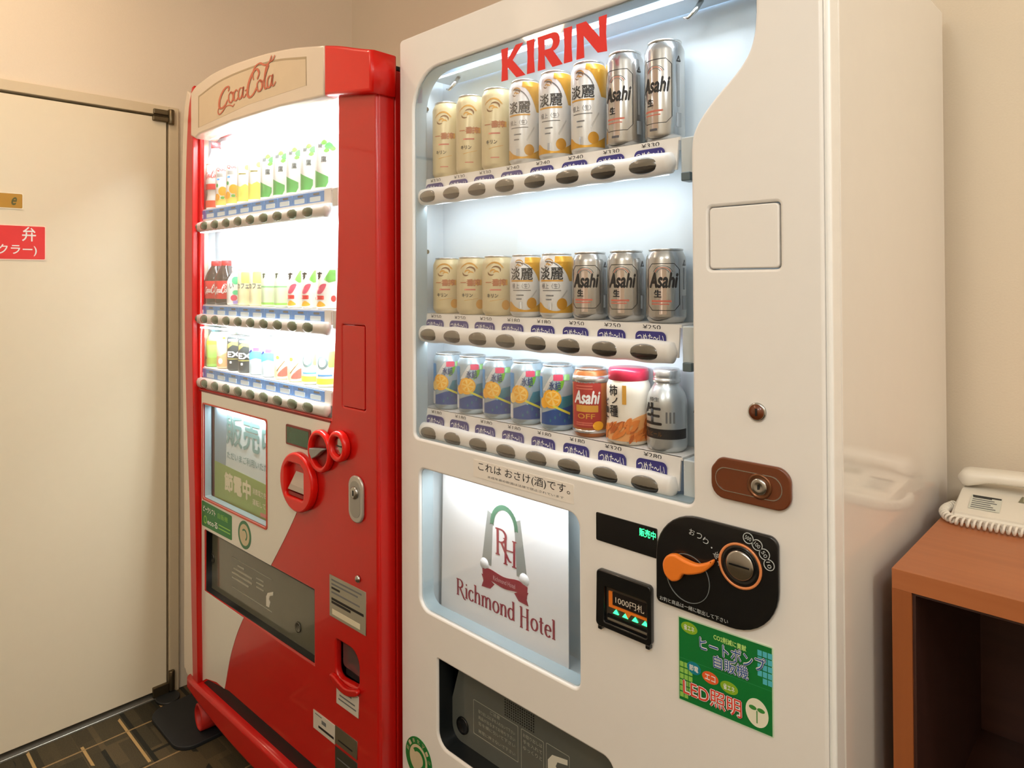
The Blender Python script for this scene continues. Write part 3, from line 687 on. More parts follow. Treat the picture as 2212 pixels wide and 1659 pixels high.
badge(0.13, 0.895, 0.0135, 0.0085, mat('badge_lime', (140, 180, 40), 0.4), '省エネ'); badge(0.56, 0.37, 0.0135, 0.0085, mat('badge_lime', (140, 180, 40), 0.4), '省エネ')
badge(0.36, 0.40, 0.0130, 0.0085, mat('badge_orange', (236, 100, 50), 0.4), 'エコ'); badge(0.18, 0.44, 0.0115, 0.0090, mat('badge_teal', (20, 130, 150), 0.4), '節電')
def outlined(s_t, u0, u1, v0, v1, m, rot=0.028):
    a, b = sp(u0, v0), sp(u1, v1)
    text('sticker_lettering', s_t, a[0]-0.0012, b[0]+0.0012, a[1]-0.0012, b[1]+0.0012, -0.0020, INK, st, 0.075, rot=rot)
    text('sticker_lettering', s_t, a[0]-0.0006, b[0]+0.0006, a[1]-0.0006, b[1]+0.0006, -0.0023, WHITEINK, st, 0.055, rot=rot)
    text('sticker_lettering', s_t, a[0], b[0], a[1], b[1], -0.0026, m, st, 0.004, rot=rot)
text('sticker_lettering', 'CO2削減に貢献', *(lambda a, b: (a[0], b[0], a[1], b[1]))(sp(0.40, 0.865), sp(0.74, 0.92)), -0.0020, mat('lime_text', (190, 230, 130), 0.45), st, 0.03)
SBLUE = mat('sticker_blue', (44, 84, 150), 0.45)
outlined('ヒートポンプ', 0.25, 0.93, 0.71, 0.84, SBLUE); outlined('自販機', 0.40, 0.76, 0.55, 0.685, SBLUE)
outlined('LED照明', 0.06, 0.69, 0.10, 0.265, mat('sticker_red', (226, 66, 48), 0.45))
c = sp(0.84, 0.21); plate('sprout_disc', [ell(c[0], c[1], 0.0165, 0.0195, 32)], -0.0016, -0.0013, mat('disc_cream', (238, 232, 208), 0.45), st)
plate('sprout_stem', [[(c[0]-0.0006, c[1]-0.014), (c[0]+0.0008, c[1]-0.014), (c[0]+0.0008, c[1]+0.003), (c[0]-0.0006, c[1]+0.003)]], -0.0019, -0.0016, mat('leaf_green', (60, 140, 60), 0.45), st)
for sg in (-1, 1): plate('sprout_leaf', [ell(c[0]+sg*0.0060, c[1]+0.0055, 0.0055, 0.0030, 16)], -0.0019, -0.0016, MATS['leaf_green'], st)
# round recycling sticker
rs = plate('round_sticker', [ell(0.060, 0.354, 0.045, 0.045, 40)], -0.0010, 0.0, GREEN, W, label='round green recycling sticker')
plate('sticker_disc', [ell(0.060, 0.354, 0.030, 0.030, 36)], -0.0013, -0.0010, mat('sticker_sand', (208, 192, 156), 0.5), rs)
plate('arrow_print', [[(0.060+r*math.cos(R(a)), 0.354+r*math.sin(R(a))) for r, a in [(0.024, d) for d in range(-60, 150, 15)]+[(0.016, d) for d in range(135, -75, -15)]]], -0.0016, -0.0013, GREEN, rs)
for k, ch_ in enumerate('統一美化マーク'):
    a = R(165-k*25); text('ring_lettering', ch_, 0.060+0.0375*math.cos(a)-0.0045, 0.060+0.0375*math.cos(a)+0.0045, 0.354+0.0375*math.sin(a)-0.0045, 0.354+0.0375*math.sin(a)+0.0045, -0.0014, MATS['sticker_sand'], rs, rot=a-math.pi/2)

# ------------------------------------------------------------------ cans on the white machine's shelves
ORD = ['leftmost', 'second from left', 'third from left', 'fourth from left', 'fifth from left', 'sixth from left', 'seventh from left', 'rightmost']
CREAMGOLD = mat('can_cream_gold', (218, 202, 158), 0.34, metal=0.15, var=0.02)
CANPALE = mat('can_pale_neck', (216, 212, 188), 0.3, metal=0.3)
CANSILV = mat('can_silver', (190, 190, 188), 0.22, metal=0.85, var=0.02)
CANWHITE = mat('can_pearl_white', (224, 223, 220), 0.32, metal=0.25, var=0.02)
EMBLEM = mat('emblem_brown', (128, 84, 34), 0.45)
GOLDL = mat('gold_light', (216, 158, 60), 0.4, metal=0.1)
PINKRED = mat('label_red_soft', (206, 110, 90), 0.5)
def can_body(root, H, body, neck, Rr=0.033, lidm=ALU):
    bm = bmesh.new()
    prof = [(0.0245, 0.0015), (0.0255, 0), (0.0275, 0.0015), (0.0322, 0.008), (Rr, 0.012), (Rr, H-0.018), (0.0318, H-0.013), (0.0285, H-0.006), (0.0275, H-0.0035)]
    lathe(bm, prof, 32, mats=[1, 1, 1, 0, 0, 0, 1, 1, 1])
    b = ob('body', bm, [body, neck], root)
    bm = bmesh.new(); lathe(bm, [(0.0275, H-0.0038), (0.0285, H-0.0022), (0.0283, H-0.0004), (0.0270, H), (0.0256, H-0.0008), (0.0250, H-0.0045), (0.0001, H-0.0042)], 32)
    lid = ob('lid', bm, lidm, root)
    bm = bmesh.new(); lathe(bm, [(0.009, H-0.0042), (0.009, H-0.0032), (0.0001, H-0.0030)], 16, (0, -0.003, 0), sy=1.4); ob('tab', bm, lidm, lid)
    return b
def bird(root, cx, cz, s, m1, m2, Rr=0.033):
    for k, (dx, dz, a0, a1, r0, r1) in enumerate(((0, 0, 10, 150, 0.9, 1.15), (0.1, -0.15, -10, 140, 0.55, 0.8), (-0.1, -0.35, 30, 170, 0.35, 0.6), (-0.25, -0.1, 190, 300, 0.5, 0.7), (0.25, -0.55, 40, 150, 0.4, 0.62))):
        P = [(cx+s*(dx+r0*math.cos(R(a0+(a1-a0)*t/10))), cz+s*(dz+r0*0.8*math.sin(R(a0+(a1-a0)*t/10)))) for t in range(11)] + [(cx+s*(dx+(r0+(r1-r0)*math.sin(math.pi*t/10))*math.cos(R(a1+(a0-a1)*t/10))), cz+s*(dz+(r0+(r1-r0)*math.sin(math.pi*t/10))*0.8*math.sin(R(a1+(a0-a1)*t/10)))) for t in range(11)]
        cpatch('bird_emblem', [P], Rr, m1 if k % 2 == 0 else m2, root)
def can_A(H):
    t = empty('beer_can', (0, 0, 0)); can_body(t, H, CREAMGOLD, CANPALE)
    f = H/0.122
    zc = H*0.76
    bird(t, -0.002, zc, 0.0185, GOLDL, EMBLEM)
    cpatch('arc_print', [[(0.021*math.cos(R(a))-0.002, zc-0.002+0.017*math.sin(R(a))) for a in range(20, 161, 10)]+[(0.0195*math.cos(R(a))-0.002, zc-0.002+0.0155*math.sin(R(a))) for a in range(160, 19, -10)]], 0.033, GOLDL, t)
    z0 = H*0.50
    cpatch('gold_band', [rr(0.012, 0.026, z0+0.001, z0+0.0125, 0.001, 2)], 0.033, GOLDL, t); cpatch('brown_band', [rr(-0.004, 0.009, z0, z0+0.0125, 0.001, 2)], 0.033, mat('can_brown_band', (190, 138, 84), 0.45), t)
    ctext('lettering', '一番搾', -0.022, 0.022, z0-0.001, z0+0.0140, 0.033, mat('can_russet', (186, 104, 60), 0.5), t, 0.0008, 0.015)
    ctext('lettering', 'キリン', -0.018, 0.006, H*0.30, H*0.30+0.0085, 0.033, INK, t, 0.0006, 0.03)
    cpatch('gold_line', [[(-0.012, H*0.24), (0.018, H*0.28), (0.018, H*0.285), (-0.012, H*0.247)]], 0.033, GOLDL, t)
    cpatch('text_line', [rr(-0.012, 0.012, H*0.42, H*0.42+0.003, 0.0005, 2)], 0.033, PINKRED, t)
    if H < 0.14: cpatch('seal', [ell(0.022, 0.022, 0.009, 0.010, 20)], 0.033, GOLDL, t)
    else:
        cpatch('text_line', [rr(-0.008, 0.010, H*0.13, H*0.13+0.002, 0.0005, 2)], 0.033, PINKRED, t)
    return t
def can_B(H):
    t = empty('beer_can', (0, 0, 0)); can_body(t, H, CANWHITE, ALU)
    # gold shoulder on the right, bounded by a falling curve
    top = H-0.0165
    cpatch('gold_shoulder', [spline([(0.004, top), (0.016, top-0.006), (0.028, top-0.020*H/0.122), (0.036, top-0.036*H/0.122)], 5)+[(0.060, top-0.036*H/0.122), (0.060, top)]], 0.033, GOLD, t)
    bm = bmesh.new(); lathe(bm, [(0.0329, top), (0.0320, H-0.0129), (0.0287, H-0.0059)], 32)
    for f in [f for f in bm.faces if len(f.verts) > 4 or f.calc_center_median().x < 0.006]: bm.faces.remove(f)
    for v in bm.verts: v.co.x *= 1.012; v.co.y *= 1.012
    ob('gold_neck', bm, GOLD, t)
    cpatch('arc_print', [[(0.034*math.cos(R(a))-0.010, H*0.62+0.26*H*math.sin(R(a))) for a in range(15, 100, 8)]+[(0.0325*math.cos(R(a))-0.010, H*0.62+0.245*H*math.sin(R(a))) for a in range(95, 14, -8)]], 0.033, GREYINK, t)
    bird(t, -0.006, H*0.835, 0.0110, GOLDL, EMBLEM)
    ctext('lettering', '淡麗', -0.026, 0.022, H*0.59, H*0.59+0.024, 0.033, INK, t, 0.0006, 0.014)
    cpatch('gold_line', [rr(-0.026, 0.022, H*0.565, H*0.565+0.003, 0.0005, 2)], 0.033, GOLDL, t)
    ctext('lettering', '極上〈生〉', -0.022, 0.016, H*0.455, H*0.455+0.010, 0.033, mat('can_grey_text', (84, 84, 90), 0.5), t)
    cpatch('text_line', [rr(-0.020, 0.018, H*0.42, H*0.42+0.0016, 0.0004, 2)], 0.033, GREYINK, t)
    cpatch('text_line', [rr(-0.012, 0.004, H*0.34, H*0.34+0.0024, 0.0004, 2)], 0.033, GREYINK, t)
    cpatch('text_line', [rr(-0.012, 0.000, H*0.28, H*0.28+0.0024, 0.0004, 2)], 0.033, GREYINK, t)
    cpatch('grey_streak', [[(0.014, H*0.28), (0.030, H*0.44), (0.031, H*0.42), (0.016, H*0.26)]], 0.033, SILV, t)
    cpatch('gold_foot', [spline([(-0.040, 0.026), (-0.028, 0.030), (-0.012, 0.019), (0.010, 0.014), (0.030, 0.022), (0.045, 0.030)], 5)+[(0.045, 0.0105), (-0.040, 0.0105)]], 0.033, GOLD, t)
    cpatch('seal', [ell(0.020, 0.027, 0.010, 0.011, 22)], 0.033, mat('seal_gold', (196, 140, 30), 0.4, metal=0.3), t, 0.0006)
    cpatch('code_print', [rr(-0.006, 0.001, 0.016, 0.030, 0.0004, 2)], 0.033, SILV, t, 0.0006)
    return t
def can_C(H):
    t = empty('beer_can', (0, 0, 0)); can_body(t, H, CANSILV, CANSILV)
    a, b = H*0.17, H*0.80; k = 0.010; w = 0.029
    oct_ = [(-w+k, a), (w-k, a), (w, a+k), (w, b-k), (w-k, b), (-w+k, b), (-w, b-k), (-w, a+k)]; t_ = 0.0011
    oin = [(-w+k, a+t_), (w-k, a+t_), (w-t_, a+k), (w-t_, b-k), (w-k, b-t_), (-w+k, b-t_), (-w+t_, b-k), (-w+t_, a+k)]
    cpatch('black_frame', [oct_, oin], 0.033, INK, t)
    cpatch('warm_band', [rr(-0.006, 0.006, H*0.12, H*0.74, 0.001, 2)], 0.033, mat('can_warm_band', (190, 168, 150), 0.35, metal=0.4), t, 0.0002)
    ctext('lettering', 'Asahi', -0.025, 0.026, H*0.47, H*0.47+0.026, 0.033, INK, t, 0.0006, 0.036, 0.25)
    ctext('lettering', '生', -0.015, -0.002, H*0.345, H*0.345+0.0125, 0.033, INK, t, 0.0006, 0.03)
    cpatch('red_line', [rr(-0.020, 0.014, H*0.285, H*0.285+0.003, 0.0005, 2)], 0.033, PINKRED, t); cpatch('red_line', [rr(-0.020, 0.010, H*0.25, H*0.25+0.0018, 0.0005, 2)], 0.033, PINKRED, t)
    for q in range(3):
        r0 = 0.017-q*0.003
        cpatch('arc_print', [[(r0*math.cos(R(d)), H*0.66+r0*0.8*math.sin(R(d))) for d in range(15, 166, 15)]+[((r0-0.0012)*math.cos(R(d)), H*0.66+(r0-0.0012)*0.8*math.sin(R(d))) for d in range(165, 14, -15)]], 0.033, GREYINK if q != 1 else PINKRED, t)
    cpatch('code_print', [rr(0.036, 0.047, 0.022, 0.045, 0.0005, 2)], 0.033, mat('barcode_grey', (150, 154, 156), 0.45), t)
    cpatch('side_print', [rr(0.038, 0.043, 0.055, H*0.74, 0.0005, 2)], 0.033, mat('barcode_grey', (150, 154, 156), 0.45), t)
    ctext('recycle_mark', '△', 0.037, 0.046, H*0.77, H*0.77+0.010, 0.033, INK, t, 0.0006, 0.02)
    if H > 0.14: cpatch('text_line', [rr(-0.010, 0.004, H*0.10, H*0.10+0.004, 0.0005, 2)], 0.033, mat('can_grey_text', (84, 84, 90), 0.5), t)
    return t
FRUIT = mat('fruit_orange', (246, 176, 40), 0.4); FRUIT2 = mat('fruit_pale', (250, 206, 110), 0.4); CHUBLUE = mat('can_blue', (36, 84, 160), 0.3, metal=0.35); TEAL = mat('can_teal', (50, 130, 150), 0.3, metal=0.3)
PINK = mat('ink_pink', (226, 80, 110), 0.4); LEAF = mat('ink_leaf', (110, 170, 40), 0.45); YEL = mat('ink_yellow', (222, 214, 70), 0.45)
def can_D(var):
    H = 0.122; t = empty('fruit_drink_can', (0, 0, 0)); can_body(t, H, mat('can_ice_blue', (176, 194, 204), 0.25, metal=0.45), CANSILV)
    cpatch('blue_base', [[(-0.034, 0.012), (0.045, 0.012), (0.045, 0.052), (0.02, 0.046), (-0.005, 0.040), (-0.034, 0.030)]], 0.033, CHUBLUE, t, 0.0002)
    cpatch('teal_band', [[(0.0, 0.040), (0.045, 0.050), (0.045, 0.068), (0.012, 0.064)]], 0.033, TEAL, t, 0.0003)
    cpatch('white_edge', [rr(-0.042, -0.031, 0.012, 0.040, 0.002, 2)], 0.033, CANWHITE, t, 0.0004)
    cpatch('sky_panel', [rr(-0.045, -0.028, 0.060, 0.100, 0.002, 2)], 0.033, mat('can_sky', (80, 150, 210), 0.35, metal=0.2), t, 0.0003)
    cx = (-0.016, -0.010, -0.006)[var]
    cpatch('fruit', [ell(cx, 0.060, 0.019, 0.0175, 24)], 0.033, FRUIT, t, 0.0005); cpatch('fruit', [ell(cx-0.016, 0.052, 0.010, 0.010, 20)], 0.033, FRUIT if var else FRUIT2, t, 0.0006)
    cpatch('fruit_flesh', [ell(cx+0.002, 0.061, 0.0145, 0.0135, 20)], 0.033, FRUIT2, t, 0.0008)
    for q in range(6):
        a = R(q*60+15); u = (math.cos(a), math.sin(a)); n = (-u[1], u[0])
        cpatch('segment', [[(cx+0.002+u[0]*0.0015, 0.061+u[1]*0.0015), (cx+0.002+u[0]*0.0125+n[0]*0.004, 0.061+u[1]*0.0115+n[1]*0.004), (cx+0.002+u[0]*0.0125-n[0]*0.004, 0.061+u[1]*0.0115-n[1]*0.004)]], 0.033, FRUIT, t, 0.0010)
    cpatch('leaf', [spline([(0.004, 0.074), (0.014, 0.080), (0.018, 0.094), (0.008, 0.090)], 4, True)], 0.033, LEAF, t, 0.0005)
    cpatch('pink_patch', [rr(-0.002, 0.016, 0.094, 0.1055, 0.002, 2)], 0.033, PINK, t, 0.0005); cpatch('lime_patch', [rr(0.018, 0.030, 0.094, 0.1055, 0.002, 2)], 0.033, mat('can_lime', (160, 220, 140), 0.3, metal=0.2), t, 0.0005)
    cpatch('yellow_line', [[(-0.004, 0.046), (0.030, 0.030), (0.031, 0.034), (-0.003, 0.050)]], 0.033, YEL, t, 0.0006)
    cpatch('painted_glare', [[(-0.026, 0.074), (-0.006, 0.104), (0.002, 0.104), (-0.016, 0.074)]], 0.033, CANWHITE, t, 0.0004)  # white glare painted on the can as a patch
    for q in range(5): cpatch('sparkle', [[(-0.010+q*0.009, 0.020+0.006*(q % 3)), (-0.008+q*0.009, 0.024+0.006*(q % 3)), (-0.006+q*0.009, 0.020+0.006*(q % 3)), (-0.008+q*0.009, 0.016+0.006*(q % 3))]], 0.033, TEAL, t, 0.0005)
    ctext('lettering', '氷結', -0.010, 0.012, 0.076, 0.093, 0.033, mat('can_navy_text', (40, 60, 110), 0.45), t, 0.0008, 0.02)
    return t
def can_E():
    H = 0.122; t = empty('beer_can', (0, 0, 0)); can_body(t, H, mat('can_amber', (178, 106, 54), 0.35, metal=0.2), ALU)
    cpatch('red_panel', [rr(-0.030, 0.028, 0.018, 0.098, 0.002, 2)], 0.033, mat('can_red', (172, 54, 46), 0.4), t)
    ctext('lettering', 'Asahi', -0.025, 0.026, 0.060, 0.084, 0.033, WHITEINK, t, 0.0006, 0.036, 0.25)
    cpatch('gold_band', [rr(-0.020, 0.022, 0.046, 0.058, 0.001, 2)], 0.033, GOLDL, t, 0.0005)
    ctext('lettering', 'OFF', -0.016, 0.016, 0.034, 0.043, 0.033, GOLDL, t, 0.0006, 0.01)
    for q in range(4): cpatch('text_line', [rr(-0.020, 0.012, 0.022+q*0.0035 if q < 2 else 0.086+(q-2)*0.005, (0.022+q*0.0035 if q < 2 else 0.086+(q-2)*0.005)+0.002, 0.0004, 2)], 0.033, PINKRED, t, 0.0005)
    cpatch('amber_glass', [ell(0.022, 0.022, 0.010, 0.008, 20)], 0.033, FRUIT, t, 0.0006)
    bm = bmesh.new(); lathe(bm, [(0.0333, 0.0085), (0.0333, 0.014)], 32); ob('silver_foot', bm, ALU, t)
    bm = bmesh.new(); lathe(bm, [(0.0334, 0.097), (0.0334, 0.104), (0.0324, 0.1095)], 32); ob('silver_neck', bm, ALU, t)
    return t
def jar_F():
    t = empty('snack_jar', (0, 0, 0)); Rr = 0.037; H = 0.128
    bm = bmesh.new(); lathe(bm, [(0.030, 0.0), (0.034, 0.002), (0.0375, 0.010), (0.038, 0.03), (0.0365, 0.060), (0.038, 0.085), (0.0375, 0.100), (0.034, 0.107), (0.033, 0.110)], 36)
    ob('body', bm, mat('jar_label_white', (242, 232, 214), 0.35, coat=0.4), t)
    bm = bmesh.new(); lathe(bm, [(0.0335, 0.108), (0.0350, 0.110), (0.0345, 0.124), (0.033, 0.128), (0.0001, 0.128)], 36); ob('cap', bm, mat('jar_cap_red', (196, 40, 70), 0.35, coat=0.3), t)
    CR = mat('cracker_orange', (226, 132, 60), 0.4); CR2 = mat('cracker_brown', (190, 96, 40), 0.4)
    rs_ = random.Random(3)
    cpatch('cracker_ground', [spline([(-0.060, 0.008), (-0.058, 0.028), (-0.030, 0.036), (0.0, 0.040), (0.030, 0.052), (0.060, 0.050), (0.062, 0.008)], 4)], 0.0380, mat('cracker_pale', (236, 168, 104), 0.4), t, 0.0003)
    for k in range(110):
        x, z = rs_.uniform(-0.054, 0.060), rs_.uniform(0.012, 0.056); 
        if z > 0.030+0.020*(x+0.046)/0.098: continue
        a = rs_.uniform(0.4, 1.4); u = (math.cos(a), math.sin(a)); n = (-u[1], u[0]); L_, w_ = 0.0095, 0.0034
        cpatch('cracker_print', [[(x+u[0]*L_*p+n[0]*w_*q, z+u[1]*L_*p+n[1]*w_*q) for p, q in ((-1, 0), (-0.5, 0.9), (0.4, 0.9), (1, 0.1), (0.4, -0.5), (-0.4, -0.7))]], 0.0382, CR if k % 3 else CR2, t, 0.0004+0.000015*k)
    ctext('lettering', '柿', -0.030, -0.012, 0.083, 0.102, 0.0378, INK, t, 0.0010, 0.02); ctext('lettering', 'ノ', -0.024, -0.012, 0.070, 0.081, 0.0378, INK, t, 0.0010, 0.02); ctext('lettering', '種', -0.028, -0.011, 0.048, 0.068, 0.0378, INK, t, 0.0018, 0.02)
    for q in range(3): ctext('lettering', 'ピーナ'[q], -0.043, -0.032, 0.066-q*0.014, 0.078-q*0.014, 0.0378, INK, t, 0.0016, 0.03)
    cpatch('gold_strip', [rr(-0.004, 0.003, 0.070, 0.102, 0.0005, 2)], 0.0378, GOLDL, t, 0.0006)
    return t
def bottle_G():
    t = empty('aluminium_bottle', (0, 0, 0)); Rr = 0.033; H = 0.133
    BM = mat('bottle_silver', (196, 200, 200), 0.3, metal=0.7, var=0.02)
    bm = bmesh.new(); lathe(bm, [(0.028, 0.0), (0.0315, 0.003), (Rr, 0.010), (Rr, 0.074), (0.0325, 0.082), (0.0295, 0.093), (0.0235, 0.103), (0.0205, 0.108), (0.0205, 0.112)], 36); ob('body', bm, BM, t)
    bm = bmesh.new(); lathe(bm, [(0.0205, 0.110), (0.0225, 0.1115), (0.0225, 0.117), (0.0210, 0.1185), (0.0222, 0.1200), (0.0222, 0.130), (0.0205, 0.133), (0.0001, 0.133)], 36); ob('cap', bm, ALU, t)
    cpatch('black_band', [rr(-0.050, 0.050, 0.022, 0.038, 0.001, 2)], Rr, INK, t)
    ctext('lettering', '生', -0.032, 0.004, 0.044, 0.080, Rr, INK, t, 0.0008, 0.02); ctext('lettering', '樽生', -0.020, 0.0, 0.082, 0.089, Rr, INK, t, 0.0002)
    ctext('band_lettering', '生ビール', -0.026, 0.004, 0.026, 0.034, Rr, EMBLEM, t, 0.0006)
    for q in range(3): cpatch('text_line', [rr(0.010+q*0.006, 0.013+q*0.006, 0.048, 0.066, 0.0004, 2)], Rr, GREYINK, t)
    return t
def place(proto, first, x, z, rz, label, cat, group, y):
    o = proto if first else copy_tree(proto)
    o.location = (x, y, z); o.rotation_euler = (0, 0, R(rz)); tag(o, label, cat, group)
    return o
YC = WY+0.070
CX = [WX+0.0815+0.0789*i for i in range(8)]
GRP = 'drinks on the shelves of the white machine'
rows = [
 [('A', 0.167, 34), ('A', 0.167, 36), ('A', 0.167, 33), ('B', 0.167, 20), ('B', 0.167, 22), ('B', 0.167, 16), ('C', 0.167, 8), ('C', 0.167, 2)],
 [('A', 0.122, 36), ('A', 0.122, 38), ('A', 0.122, 34), ('B', 0.122, 26), ('B', 0.122, 22), ('C', 0.122, 20), ('C', 0.122, 18), ('C', 0.122, 22)],
 [('D0', 0.122, 44), ('D1', 0.122, 42), ('D1', 0.122, 36), ('D0', 0.122, 42), ('D2', 0.122, 30), ('E', 0.122, 22), ('F', 0.128, 24), ('G', 0.133, 10)]]
protos = {}
def get(kind, H):
    k = (kind, H)
    if k in protos: return protos[k], False
    protos[k] = {'A': lambda: can_A(H), 'B': lambda: can_B(H), 'C': lambda: can_C(H), 'D0': lambda: can_D(0), 'D1': lambda: can_D(1), 'D2': lambda: can_D(2), 'E': can_E, 'F': jar_F, 'G': bottle_G}[kind]()
    return protos[k], True
LOOK = {'A': 'cream and gold beer can', 'B': 'white and gold beer can', 'C': 'silver beer can with black frame', 'D': 'blue fruit drink can', 'E': 'red and amber beer can with white lettering', 'F': 'snack jar with red cap', 'G': 'silver aluminium bottle with black band'}
CATS = {'A': 'can', 'B': 'can', 'C': 'can', 'D': 'can', 'E': 'can', 'F': 'jar', 'G': 'bottle'}
for r_, row in enumerate(rows):
    for i, (k, H, rz) in enumerate(row):
        p, first = get(k, H)
        lab = f"{LOOK[k[0]]}, {ORD[i]} on white machine's {('top', 'middle', 'bottom')[r_]} shelf"
        place(p, first, CX[i]+(0.003 if k == 'F' else 0), SHELVES[r_][0]+0.0003, rz, lab, CATS[k[0]], GRP if k[0] not in 'FG' else None, YC)

# ------------------------------------------------------------------ red soft drink machine
TH = R(1.3); RW = 1.044
rb = Vector((-1.262, 0.885, 0)) + Vector((-math.cos(TH), -math.sin(TH), 0))*RW
RM = empty('vending_machine', rb, TH, 'red and white vending machine with arched header and soft drinks', 'vending machine')
def F(s, z, d=0.0):            # front-plane reading (distance from the right edge, height) carried to depth d
    k = (0.9134+d)/0.9134
    return (RW-(-1.2417+(s+1.2417)*k), CAM_H+(z-CAM_H)*k)
def FL(pts, d=0.0): return [F(p[0], p[1], d) for p in pts]
def red_world(x, y, z):
    c, s = math.cos(TH), math.sin(TH)
    return (rb.x+c*x-s*y, rb.y+s*x+c*y, z)
# cabinet
RT = 1.862
bm = bmesh.new()
box(bm, 0.02, RW-0.012, 0.63, 0.65, 0.10, RT); box(bm, 0.02, RW-0.012, 0.05, 0.63, RT-0.012, RT); box(bm, 0.02, RW-0.012, 0.05, 0.63, 0.10, 0.115)
ob('cabinet', bm, RED, RM)
ob('side_panel', bx(RW-0.014, RW-0.002, 0.05, 0.65, 0.10, RT, bev=0.004), RED, RM)
ob('side_panel', bx(0.012, 0.024, 0.05, 0.65, 0.10, RT, bev=0.004), CREAMP, RM)
ob('top_hinge', bx(RW-0.05, RW-0.004, 0.04, 0.12, RT, RT+0.012, bev=0.004), BLACK, RM)
for fx in (0.03, RW-0.06):
    for fy in (0.10, 0.56):
        bm = bmesh.new(); lathe(bm, [(0.022, 0.0), (0.022, 0.012), (0.009, 0.016), (0.009, 0.102)], 14, (fx, fy, 0.0122 if (fx < 0.1 and fy < 0.2) else 0)); ob('foot', bm, STEEL, RM)
# front skin with its openings
disp = FL([(0.922, 1.054), (0.187, 1.056), (0.174, 1.22), (0.162, 1.39), (0.156, 1.60), (0.154, 1.848), (0.922, 1.848)])
win = roundpoly(FL([(0.889, 0.7235), (0.4955, 0.7235), (0.4955, 1.011), (0.889, 1.011)]), [0.006, 0.010, 0.010, 0.006], 4)
chu = FL([(0.881, 0.441), (0.265, 0.447), (0.265, 0.627), (0.877, 0.627)])
coin = roundpoly(FL([(0.170, 0.452), (0.077, 0.460), (0.077, 0.541), (0.170, 0.541)]), [0.02, 0.02, 0.035, 0.008], 6)
slot = roundpoly(FL([(0.900, 0.150), (0.06, 0.150), (0.06, 0.188), (0.12, 0.200), (0.72, 0.200), (0.86, 0.178)]), [0, 0, 0.004, 0.03, 0.05, 0.03], 4)
ob('display_back', bx(0.012, 0.93, 0.086, 0.090, 1.02, 1.875), LINER, RM)
cov_h = rr(*sorted((F(0.138, 1)[0], F(0.050, 1)[0])), 1.093, 1.283, 0.004)
outer = roundpoly([(0.036, 0.150), (RW-0.004, 0.150), (RW-0.004, 1.880), (0.036, 1.880)], [0.004, 0.02, 0.02, 0.01], 5)
frontR = plate('door_panel', [outer, disp, win, chu, coin, cov_h], 0.0, 0.018, RED, RM, bevel=0.005)
plate('service_cover', [rr(F(0.138, 1)[0]+0.001, F(0.050, 1)[0]-0.001, 1.094, 1.282, 0.004)], 0.0, 0.02, RED, RM, bevel=0.001)
ob('side_corner', bx(RW-0.016, RW-0.002, 0.004, 0.05, 0.15, 1.868, bev=0.005), RED, RM)
# cream field with the red wave
wave1 = spline([(0.187, 1.050), (0.245, 0.945), (0.313, 0.843), (0.385, 0.742), (0.474, 0.630)], 5); wave2 = spline([(0.630, 0.441), (0.672, 0.378), (0.712, 0.300), (0.738, 0.225), (0.748, 0.195)], 5)
cream = FL([(0.902, 1.050)]+wave1+[(0.877, 0.630), (0.884, 0.624), (0.884, 0.441)]+wave2+[(0.80, 0.195), (0.87, 0.178), (0.902, 0.158)])
cream[0] = F(0.902, 1.050)
plate('cream_field', [cream, win], -0.0012, 0.0, mat('cream_field_paint', (226, 221, 208), 0.3, coat=0.3, var=0.015), RM)
ob('panel_line', bx(*sorted((F(0.92, 1)[0], F(0.187, 1)[0])), -0.0016, 0.0, 1.047, 1.0515), mat('dark_red_line', (120, 20, 18), 0.4), RM)
# left stile and cream edge
stL = [(0.972, 0.125), (0.984, 0.40), (0.995, 0.664), (1.018, 0.954), (1.032, 1.250), (1.027, 1.622), (1.007, 1.902), (0.975, 2.003)]
stR = [(0.922, 1.994), (0.928, 1.832), (0.931, 1.615), (0.933, 1.253), (0.925, 0.964), (0.911, 0.682), (0.902, 0.40), (0.895, 0.150)]
edL = [(1.000, 0.127), (1.028, 0.146), (1.040, 0.200), (1.038, 0.656), (1.044, 0.951), (1.052, 1.249), (1.056, 1.624), (1.040, 1.908), (1.012, 2.000)]
plate('left_stile', [FL(spline(stL, 4), -0.016)+FL(spline(stR, 4), 0.0)], -0.016, 0.018, RED, RM, bevel=0.003)
plate('left_edge', [FL(spline(edL, 4)+[(0.990, 1.985), (0.995, 1.62), (0.995, 1.25), (0.985, 0.95), (0.965, 0.66), (0.950, 0.20), (0.950, 0.127)], -0.012)], -0.012, 0.05, CREAMP, RM, bevel=0.004)
